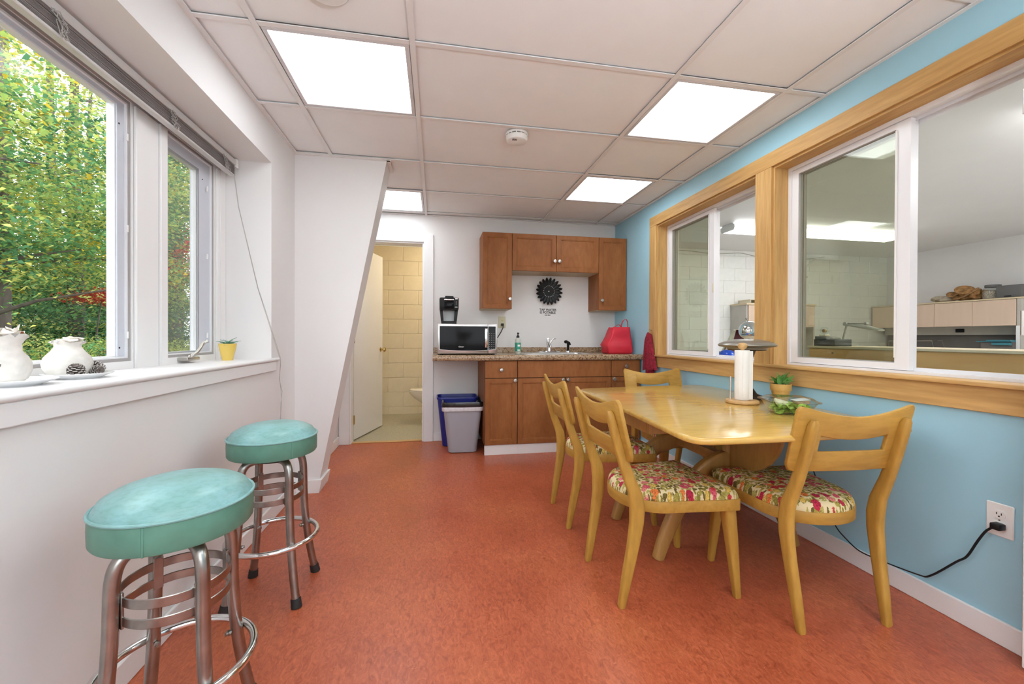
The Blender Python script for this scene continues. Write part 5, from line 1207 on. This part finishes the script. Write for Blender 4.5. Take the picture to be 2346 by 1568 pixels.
G().lathe([(0, H+.006), (.097, H+.008), (.099, H+.11), (.07, H+.122), (0, H+.118)], 28, c).build('seeds', 'jarfill', ja, kind='stuff'); G().lathe([(.08, H+.165), (.08, H+.195), (.076, H+.199), (0, H+.199)], 32, c).build('lid', 'speaker', ja)
pr_ = thing('speaker_box', 'charcoal speaker box at the right end of the long hutch', 'speaker', (7.6, 4.21, H))
G().box(7.46, 7.70, 4.085, 4.345, H, H+.165, .012, 3).build('case', 'speaker', pr_); G().box(7.452, 7.464, 4.19, 4.26, H+.012, H+.028, .003, 1).build('front_clip', 'black', pr_)
tl = thing('teal_folders', 'stack of teal folders in the shelf gap of the long hutch', 'folders', (7.5, 4.28, .745))
for k, (dz, w) in enumerate(((0, .0), (.17, .02), (.20, -.02))): pass
G().box(7.40, 7.70, 4.14, 4.46, .745, 1.03, .002, 1).build('organizer', 'tackboard', tl)
g = G(); g.box(7.38, 7.68, 4.14, 4.50, 1.03, 1.042); g.box(7.36, 7.66, 4.14, 4.38, 1.044, 1.058); g.box(7.37, 7.66, 4.145, 4.33, .99, 1.02); g.build('folder', 'teal', tl, smooth=False)
kb = thing('wire_desk_rack', 'wire rack standing on the far office desk', 'rack', (7.4, 5.1, .745))
g = G(); g.tube([(7.35, 5.6, .745), (7.35, 5.6, 1.03), (7.35, 5.0, 1.04), (7.35, 4.93, .745)], .006, 8); g.tube([(7.55, 5.6, .745), (7.55, 5.6, 1.03), (7.55, 5.0, 1.04), (7.55, 4.93, .745)], .006, 8); g.tube([(7.35, 5.6, 1.03), (7.55, 5.6, 1.03)], .005, 8); g.tube([(7.35, 5.0, 1.04), (7.55, 5.0, 1.04)], .005, 8); g.build('wire', 'chrome', kb)
# pine topped half wall behind the near slider
hw = thing('office_counter', 'pine faced counter just beyond the near interior window', 'counter', (2.95, 1.6, 0))
G().box(2.80, 2.825, .5, 2.70, .86, 1.003, .002, 1).build('pine_board', 'pine', hw); G().box(2.785, 3.25, .5, 2.705, 1.003, 1.018, .002, 1).build('counter_top', 'tan', hw); G().box(2.83, 3.2, .5, 2.69, 0, 1.003).build('counter_body', 'wall', hw, smooth=False)
eb = thing('equipment_case', 'black speckled case with a grey lid on the pine counter', 'case', (2.95, 2.53, 1.018))
G().box(2.84, 2.99, 2.53, 2.70, 1.018, 1.068, .003, 1).build('case', 'speckbox', eb); G().prism([(2.70, 1.068), (2.60, 1.068), (2.61, 1.080), (2.65, 1.088), (2.70, 1.091)], 2.85, 2.98, 'yz', .002, 1).build('lid', 'greylid', eb)
gz = thing('tape_gun', 'small clear and beige tape dispenser on the black case', 'tape dispenser', (2.9, 2.64, 1.089))
G().box(2.88, 2.93, 2.645, 2.695, 1.091, 1.105, .004, 2).build('base', 'cream', gz); G().lathe([(.012, -.012), (.028, -.012), (.028, .012), (.012, .012)], 20, (2.905, 2.67, 1.132), (1, 0, 0)).build('roll', 'clear', gz); G().lathe([(.0, -.010), (.013, -.010), (.013, .010), (0, .010)], 16, (2.905, 2.67, 1.132), (1, 0, 0)).build('hub', 'bread', gz)
al = thing('swing_arm_lamp', 'grey swing-arm lamp beyond the near interior window', 'lamp', (3.6, 3.1, 0))
lx = 3.6

g = G(); g.cyl((lx, 3.14, .0), (lx, 3.14, .012), .13, n=24); g.cyl((lx, 3.14, .0), (lx, 3.14, 1.03), .011); g.build('floor_post', 'lampgrey', al)
G().tube([(lx, 3.14, 1.02), (lx, 3.095, 1.195)], .008, 10).build('lower_arm', 'lampgrey', al)
G().lathe([(0, -.018), (.017, -.018), (.017, .018), (0, .018)], 16, (lx, 3.098, 1.203), (1, 0, 0)).build('joint', 'lampgrey', al)
g = G(); g.tube([(lx, 3.09, 1.208), (lx, 2.97, 1.203), (lx, 2.925, 1.2)], .006, 8); g.lathe([(0, -.012), (.012, -.012), (.012, .012), (0, .012)], 12, (lx, 2.925, 1.2), (1, 0, 0)); g.build('spring_bar', 'lampgrey', al)
g = G(); g.tube([(lx, 3.08, 1.192), (lx, 3, 1.182), (lx, 2.9, 1.165), (lx, 2.8, 1.143)], [(.010, .02), (.014, .03), (.017, .04), (.009, .036)], 12, flat=(0, 0, 1)); g.build('shade', 'lampgrey', al)
pd = thing('towel_dispenser', 'white paper towel dispenser on the office block wall', 'dispenser', (5.92, 5.98, 1.64))
G().box(5.80, 6.00, 5.85, 5.99, 1.66, 1.86, .03, 3).build('cover', 'white', pd); G().box(5.82, 5.98, 5.87, 5.99, 1.645, 1.665, .004, 1).build('base', 'greycover', pd)
co = thing('conduit', 'white conduit running down the office block wall to an outlet', 'conduit', (6.12, 5.98, 1.2))
g = G(); g.tube([(6.30, 5.972, 2.40), (6.14, 5.972, 2.28), (6.12, 5.972, 2.2), (6.12, 5.972, 1.26)], .013, 10); g.build('pipe', 'blockw', co); G().box(6.085, 6.155, 5.945, 5.99, 1.15, 1.27, .004, 2).build('outlet_box', 'white', co)
for z in (1.55, 2.1): G().box(6.095, 6.145, 5.955, 5.99, z-.012, z+.012, .002, 1).build('strap', 'nickel', co)
cb = thing('wall_cable', 'cable sagging along the top of the office block wall', 'cable', (5, 5.985, 2.4))
g = G(); g.tube(smoothpts([(3.4, 5.985, 2.46), (3.95, 5.985, 2.455), (4.3, 5.985, 2.43), (4.65, 5.985, 2.44), (4.9, 5.985, 2.455), (5.25, 5.985, 2.40), (5.6, 5.985, 2.37), (6.1, 5.985, 2.40), (6.5, 5.985, 2.45)], 4), .006, 6); g.build('cable', 'hutchgrey', cb)
# table just inside the office under the far slider
ot = thing('office_table', 'low table in the office hidden below the far interior window', 'table', (2.75, 3.2, 0))
G().box(2.35, 3.15, 2.85, 4.15, .865, .89, .003, 1).build('table_top', 'tan', ot)
for x in (2.39, 3.11):
    for y in (2.9, 4.1): G().box(x-.02, x+.02, y-.02, y+.02, 0, .865, .002, 1).build('leg', 'hutchgrey', ot)
cs = thing('chrome_ball_lamp', 'chrome ball lamp seen through the open half of the far interior window', 'lamp', (2.60, 3.075, .89)); c = (2.60, 3.075, 0); R0 = .085; zc0 = 1.132
G().lathe([(R0*math.sin(math.radians(a)), zc0+R0*math.cos(math.radians(a))) for a in range(0, 151, 5)], 44, c).build('ball_shade', 'chrome', cs)
G().tube([(2.60, 3.09, zc0+R0-.002), (2.598, 3.10, zc0+R0+.012), (2.595, 3.11, zc0+R0+.026)], [.006, .006, .0085], 10).build('finial', 'oldchrome', cs)
g = G(); g.lathe([(.06, .89), (.058, .90), (.012, .905), (.010, 1.10), (0, 1.10)], 24, c); g.build('stand', 'chrome', cs)
oo = thing('orange_cup', 'orange plastic cup beside the chrome ball lamp', 'cup', (2.47, 2.85, .89)); G().lathe([(0, .89), (.028, .89), (.036, .965), (.038, .967), (.034, .966), (.027, .895), (0, .895)], 24, (2.47, 2.87, 0)).build('cup', 'orange', oo); G().lathe([(.0372, .962), (.0395, .964), (.0395, .969), (.036, .969)], 24, (2.47, 2.87, 0)).build('rim', 'orange', oo)
bkm = ['maroon', 'greycover', 'maroon']
for k, lb in enumerate(('maroon book leaning against the chrome ball lamp', 'grey book leaning second from the chrome ball lamp', 'thin grey and maroon book leaning outermost toward the block wall')):
    y = 3.195+.034*k; o = thing('leaning_book', lb, 'book', (2.60, y, .89), group='books leaning by the chrome lamp', local=True)
    R = Matrix.Rotation(math.radians(20+9*k), 3, 'X'); T = (.010, .014, .009)[k]; zz = .135
    G().obox((0, 0, zz), (.14, T*2, .26), R, .001, 1).build('cover', ('maroon', 'greycover', 'greycover')[k], o)
    G().obox((-.004, 0, zz+.004), (.138, T*2-.005, .255), R).build('pages', 'cream', o, smooth=False)
hh = thing('blue_cap', 'cobalt blue plastic cover on the ledge of the far interior window', 'cover', (2.25, 2.85, .921))
R_ = []
G().box(2.165, 2.38, 2.72, 2.97, .915, .922).build('ledge_pad', 'greycover', hh, smooth=False)
G().lathe([(.072, .922), (.073, .934), (.060, .938), (.055, .955), (.043, .972), (.022, .982), (0, .984)], 32, (2.25, 2.895, 0)).build('dome', 'bluep', hh)
G().lathe([(.0, .9215), (.088, .9215), (.092, .925), (.088, .929), (.06, .931)], 32, (2.25, 2.885, 0)).build('brim', 'bluep', hh)
dtp = thing('dark_tray', 'flat dark green tray on the ledge behind the tinted pane of the far window', 'tray', (2.2, 3.15, .92))
G().box(2.165, 2.30, 2.98, 3.36, .92, .955, .004, 1).build('tray', 'greylid', dtp); G().box(2.17, 2.295, 2.985, 3.355, .955, .965, .003, 1).build('lid', 'speckbox', dtp)

# ------------------------------------------------------------------ outdoors: autumn woods beyond the left window
M['gravel'] = plain('bounce_gravel', (.62, .61, .58), .9, var=.1, vs=8)  # unseen pale ground added as a reflector for sky light
G().box(-1.32, 30, -30, YF-.13, -.25, -.15).build('bounce_ground', 'gravel', smooth=False); tag(bpy.data.objects['bounce_ground'], 'pale gravel ground added unseen to bounce daylight onto the ceiling', 'ground', kind='structure')
G().box(-45, -1.32, -30, 50, -.25, -.15).build('ground_outdoors', 'ground', smooth=False); tag(bpy.data.objects['ground_outdoors'], 'leaf littered woodland ground outside', 'ground', kind='structure')
rng = np.random.default_rng(5)
def leaves(name, parent, C, n_per, spread, size, pal, seed, flat=.22, tiltsd=.45, bright=None):
    """C: spray centres (k,3); each spray is a flattish layer of small folded leaves"""
    size *= .70; n_per = int(n_per*1.6)
    r = np.random.default_rng(seed); k = len(C); n = k*n_per
    P = np.repeat(C, n_per, 0)+r.normal(0, 1, (n, 3))*np.array([spread, spread, spread*flat])
    yaw = r.uniform(0, 2*np.pi, n); nx, ny = r.normal(0, tiltsd, n), r.normal(0, tiltsd, n); S = size*r.uniform(.6, 1.25, n)
    a = np.stack([np.cos(yaw), np.sin(yaw), -.35+nx*.6], 1); b = np.stack([-np.sin(yaw), np.cos(yaw), ny], 1)
    up = np.cross(a, b)
    V = np.empty((n, 6, 3)); a *= S[:, None]; b *= S[:, None]; up *= S[:, None]
    V[:, 0] = P-a*.5; V[:, 1] = P-a*.18+b*.42+up*.12; V[:, 2] = P+a*.25+b*.22+up*.08; V[:, 3] = P+a*.55; V[:, 4] = P+a*.25-b*.22+up*.08; V[:, 5] = P-a*.18-b*.42+up*.12
    base = np.arange(n)[:, None]*6
    Fq = np.concatenate([base+np.array([[0, 1, 2, 3]]), base+np.array([[0, 3, 4, 5]])], 1).reshape(-1, 4)
    me = bpy.data.meshes.new(name); me.vertices.add(n*6); me.vertices.foreach_set('co', V.reshape(-1).astype(np.float32))
    nf = len(Fq); me.loops.add(nf*4); me.loops.foreach_set('vertex_index', Fq.reshape(-1).astype(np.int32)); me.polygons.add(nf)
    me.polygons.foreach_set('loop_start', (np.arange(nf)*4).astype(np.int32)); me.polygons.foreach_set('loop_total', np.full(nf, 4, np.int32)); me.update(calc_edges=True)
    pal = np.array(pal); w = r.uniform(0, 1, k); ci = np.clip((w*len(pal)).astype(int), 0, len(pal)-1); col = pal[np.repeat(ci, n_per)]
    col = col*r.uniform(.65, 1.3, (n, 1)); swap = r.uniform(0, 1, n) < .15; col[swap] = pal[r.integers(0, len(pal), swap.sum())]
    at = me.color_attributes.new('col', 'FLOAT_COLOR', 'POINT'); c4 = np.ones((n, 6, 4), np.float32); c4[:, :, :3] = np.clip(col, 0, 1)[:, None]; at.data.foreach_set('color', c4.reshape(-1))
    me.materials.append(M['foliage']); o = bpy.data.objects.new(name, me); COL.objects.link(o); o.parent = parent; o.location = -parent.location; o['kind'] = 'stuff'; return o
YG = [(.40, .46, .12), (.47, .49, .17), (.33, .42, .11), (.43, .42, .11), (.27, .38, .10)]
GR = [(.10, .24, .10), (.14, .30, .12), (.19, .33, .12), (.08, .20, .10), (.27, .37, .12), (.12, .27, .14)]
MX = GR[:4]+YG[:4]+[(.48, .36, .04)]
DK = [(.035, .085, .03), (.05, .12, .035), (.03, .065, .03), (.07, .14, .04)]
RD = [(.50, .06, .05), (.62, .12, .09), (.42, .04, .04), (.58, .16, .07)]
PN = [(.06, .13, .05), (.08, .17, .06), (.05, .10, .045), (.11, .20, .07)]
def crown(c, r, k, seed, hollow=.35):
    q = np.random.default_rng(seed); d = q.normal(0, 1, (k, 3)); d /= np.linalg.norm(d, axis=1)[:, None]
    return np.array(c)+d*np.array(r)*(hollow+(1-hollow)*q.uniform(0, 1, (k, 1))**.5)
def tree(lab, x, y, parts, hgt, tr=.12, mat='bark', cat='tree', name='tree', limbs=6, seed=0):
    o = thing(name, lab, cat, (x, y, -.15)); random.seed(seed); g = G()
    g.tube([(x, y, -.18), (x+.05, y, hgt*.3), (x-.05, y+.05, hgt*.6), (x+.08, y, hgt)], [tr, tr*.8, tr*.55, tr*.2], 10)
    g.build('trunk', mat, o)
    g = G()
    for k in range(limbs):
        z = hgt*(.25+.7*k/max(1, limbs)); a = random.uniform(0, 6.28); L = random.uniform(1.0, 2.2)*(1-.3*k/max(1, limbs))*min(1, hgt/6)
        g.tube([(x, y, z), (x+L*.4*math.cos(a), y+L*.4*math.sin(a), z+.2), (x+L*math.cos(a), y+L*math.sin(a), z+.35)], [tr*.3, tr*.18, tr*.06], 6)
    if limbs: g.build('branch', mat, o)
    for i, (C, n, sp, sz, pal, fl_) in enumerate(parts): leaves('foliage', o, C, n, sp, sz, pal, seed*10+i, fl_)
    return o
# near maples in front of the picture window
tree('large yellow-green maple filling the upper left window', -6.4, 7.4, [(crown((-6.2, 7.5, 4.9), (2.3, 2.5, 3.0), 130, 1), 60, .34, .075, YG+YG+MX, .25), (crown((-5.6, 7.3, 3.1), (1.9, 2.3, 1.3), 120, 2), 60, .33, .078, MX, .2)], 8.5, .16, seed=1)
tree('green maple with broad sprays at mid height behind the vases', -5.6, 6.35, [(crown((-5.4, 6.5, 2.9), (1.5, 1.6, 1.5), 110, 3), 60, .33, .08, GR+GR+MX, .18)], 5.2, .11, seed=2)
tree('green and gold maple right of the large maple', -7.6, 10.4, [(crown((-7.4, 10.3, 4.6), (2.3, 2.3, 2.8), 120, 4), 60, .36, .085, YG+MX, .25), (crown((-7.0, 10.0, 2.2), (2.0, 2.0, 1.2), 120, 5), 60, .36, .08, GR+MX, .2)], 8.5, .17, seed=3)
tree('dark leafy tree deep in the woods behind the left maple', -10.5, 11.4, [(crown((-10.2, 11.4, 3.2), (3.0, 3.0, 2.7), 150, 6), 45, .5, .11, DK+GR, .3)], 9, .2, seed=4)
tree('dark leafy tree deep in the woods behind the gold maple', -11.0, 15.6, [(crown((-10.8, 15.4, 3.2), (3.0, 3.0, 2.7), 130, 7), 45, .55, .12, DK+GR, .3)], 9, .2, seed=5)
tree('dark understory tree low behind the shrubs', -9.0, 9.6, [(crown((-8.8, 9.6, 1.4), (2.4, 2.6, 1.3), 150, 8), 55, .4, .085, DK+DK+GR, .3)], 4.0, .1, seed=6)
tree('dark understory tree low to the right in the woods', -9.6, 13.2, [(crown((-9.4, 13.2, 1.5), (2.4, 2.4, 1.5), 150, 9), 55, .42, .09, DK+DK+GR, .3)], 4.5, .1, seed=7)
tree('yellowing tree at the far left of the window view', -5.8, 4.6, [(crown((-5.8, 4.7, 3.8), (2.0, 2.0, 3.0), 150, 10), 55, .38, .08, MX+YG, .25)], 7.5, .14, seed=8)
tree('yellow-green tree high behind the large maple', -9.4, 8.6, [(crown((-9.2, 8.8, 6.0), (2.6, 2.6, 2.6), 70, 16), 50, .42, .10, YG+MX, .3)], 9, .15, seed=18)
tree('small red maple sapling glowing among the green', -5.75, 8.35, [(crown((-5.72, 8.33, 1.72), (.36, .36, .12), 26, 11), 34, .13, .05, RD, .25)], 1.85, .025, limbs=0, seed=9, name='sapling')
tree('red maple seen through the narrow window', -7.1, 14.2, [(crown((-7.3, 14.3, 3.3), (.75, .75, 1.1), 60, 12), 45, .25, .08, RD+RD+YG[:1], .25)], 4.4, .08, limbs=4, seed=10)
tree('tall pine with layered boughs seen through the narrow window', -8.6, 15.6, [(np.concatenate([crown((-8.5, 15.5, z), (1.9, 1.9, .16), 34, 30+i, .2) for i, z in enumerate((2.9, 3.7, 4.5, 5.3, 6.2, 7.1))]), 60, .32, .10, PN, .12)], 9.5, .17, limbs=8, seed=11, name='pine_tree')
tree('second tall pine deeper in the narrow window view', -10.6, 19.6, [(np.concatenate([crown((-10.5, 19.5, z), (2.4, 2.4, .2), 36, 40+i, .2) for i, z in enumerate((2.4, 3.6, 4.8, 6.0, 7.2, 8.4))]), 60, .4, .12, PN+DK, .12)], 11, .2, limbs=8, seed=12, name='pine_tree')
tree('pale barked young tree low in the narrow window', -5.2, 10.2, [(crown((-5.2, 10.2, 1.75), (.5, .5, .35), 30, 13), 40, .2, .06, GR+YG[:2], .25)], 2.0, .035, 'barkpale', limbs=2, seed=13, name='sapling')
for i, (x, y) in enumerate(((-14.5, 12.0), (-15.5, 15.5), (-15.0, 19.0), (-14.0, 23.0), (-17.5, 26.5))): tree(('dark hedge-like tree far back in the woods, leftmost', 'dark hedge-like tree far back in the woods, second from the left', 'dark hedge-like tree far back in the woods, third from the left', 'dark hedge-like tree far back in the woods, fourth from the left', 'dark hedge-like tree far back in the woods, rightmost')[i], x, y, [(crown((x, y, 1.7), (2.2, 2.6, 2.0), 130, 80+i), 50, .5, .15, DK+DK+GR[:2], .3)], 4.5, .12, seed=20+i)
def bush(lab, x, y, r, h, pal, seed): 
    o = thing('shrub', lab, 'shrub', (x, y, -.15)); random.seed(seed); g = G()
    for k in range(6):
        a = k*1.05; g.tube([(x, y, -.16), (x+r*.3*math.cos(a), y+r*.3*math.sin(a), h*.5), (x+r*.6*math.cos(a), y+r*.6*math.sin(a), h*.85)], [.014, .010, .005], 5)
    g.build('stem', 'bark', o); leaves('foliage', o, crown((x, y, h*.5), (r, r, h*.5), int(36*r/.6)+20, seed), 55, .16, .05, pal, seed, .4)
for i, (lb, x, y, r, h, pal) in enumerate((('bright yellow-green shrub low behind the left vase', -4.9, 6.3, .75, 1.05, YG+GR[:2]), ('green shrub low between the vases', -5.3, 7.15, .7, 1.0, GR+YG[:2]), ('pale yellow shrub low right of the clay vase', -5.2, 7.75, .6, .98, YG+[(.45, .40, .12)]),
        ('feathery green shrub low at the right end of the picture window', -5.5, 8.6, .65, 1.0, [(.30, .38, .14), (.22, .34, .10)]+GR[1:3]), ('yellow-green shrub low in the narrow window', -4.3, 8.3, .6, 1.02, YG), ('dark green shrub deeper in the narrow window', -6.4, 12.4, .9, 1.25, GR+DK), ('dark green shrub deep in the picture window view', -7.4, 9.4, 1.0, 1.3, GR+DK))): bush(lb, x, y, r, h, pal, 60+i)
for i, (x, y, r) in enumerate(((-12.5, 13.5, .20), (-13.5, 17.5, .22), (-12.0, 18.6, .18), (-9.8, 17.6, .16), (-13.2, 15.6, .16))):
    o = thing('bare_tree', ('bare dark trunk far in the woods, leftmost', 'bare dark trunk far in the woods, second from the left', 'bare dark trunk far in the woods, third from the left', 'bare dark trunk in the narrow window', 'bare dark trunk far in the woods between the others')[i], 'tree', (x, y, -.15))
    G().tube([(x, y, -.2), (x+.06, y, 4), (x-.04, y+.05, 11)], [r, r*.8, r*.4], 10).build('trunk', 'bark', o)
    g = G(); random.seed(i)
    for k in range(9): a = random.uniform(0, 6.28); z = 2.5+k*.9; g.tube([(x, y, z), (x+1.2*math.cos(a), y+1.2*math.sin(a), z+.25)], [.035, .01], 5)
    g.build('branch', 'bark', o)
# tidy helper marks
for o in bpy.data.objects:
    if '_local' in o: del o['_local']
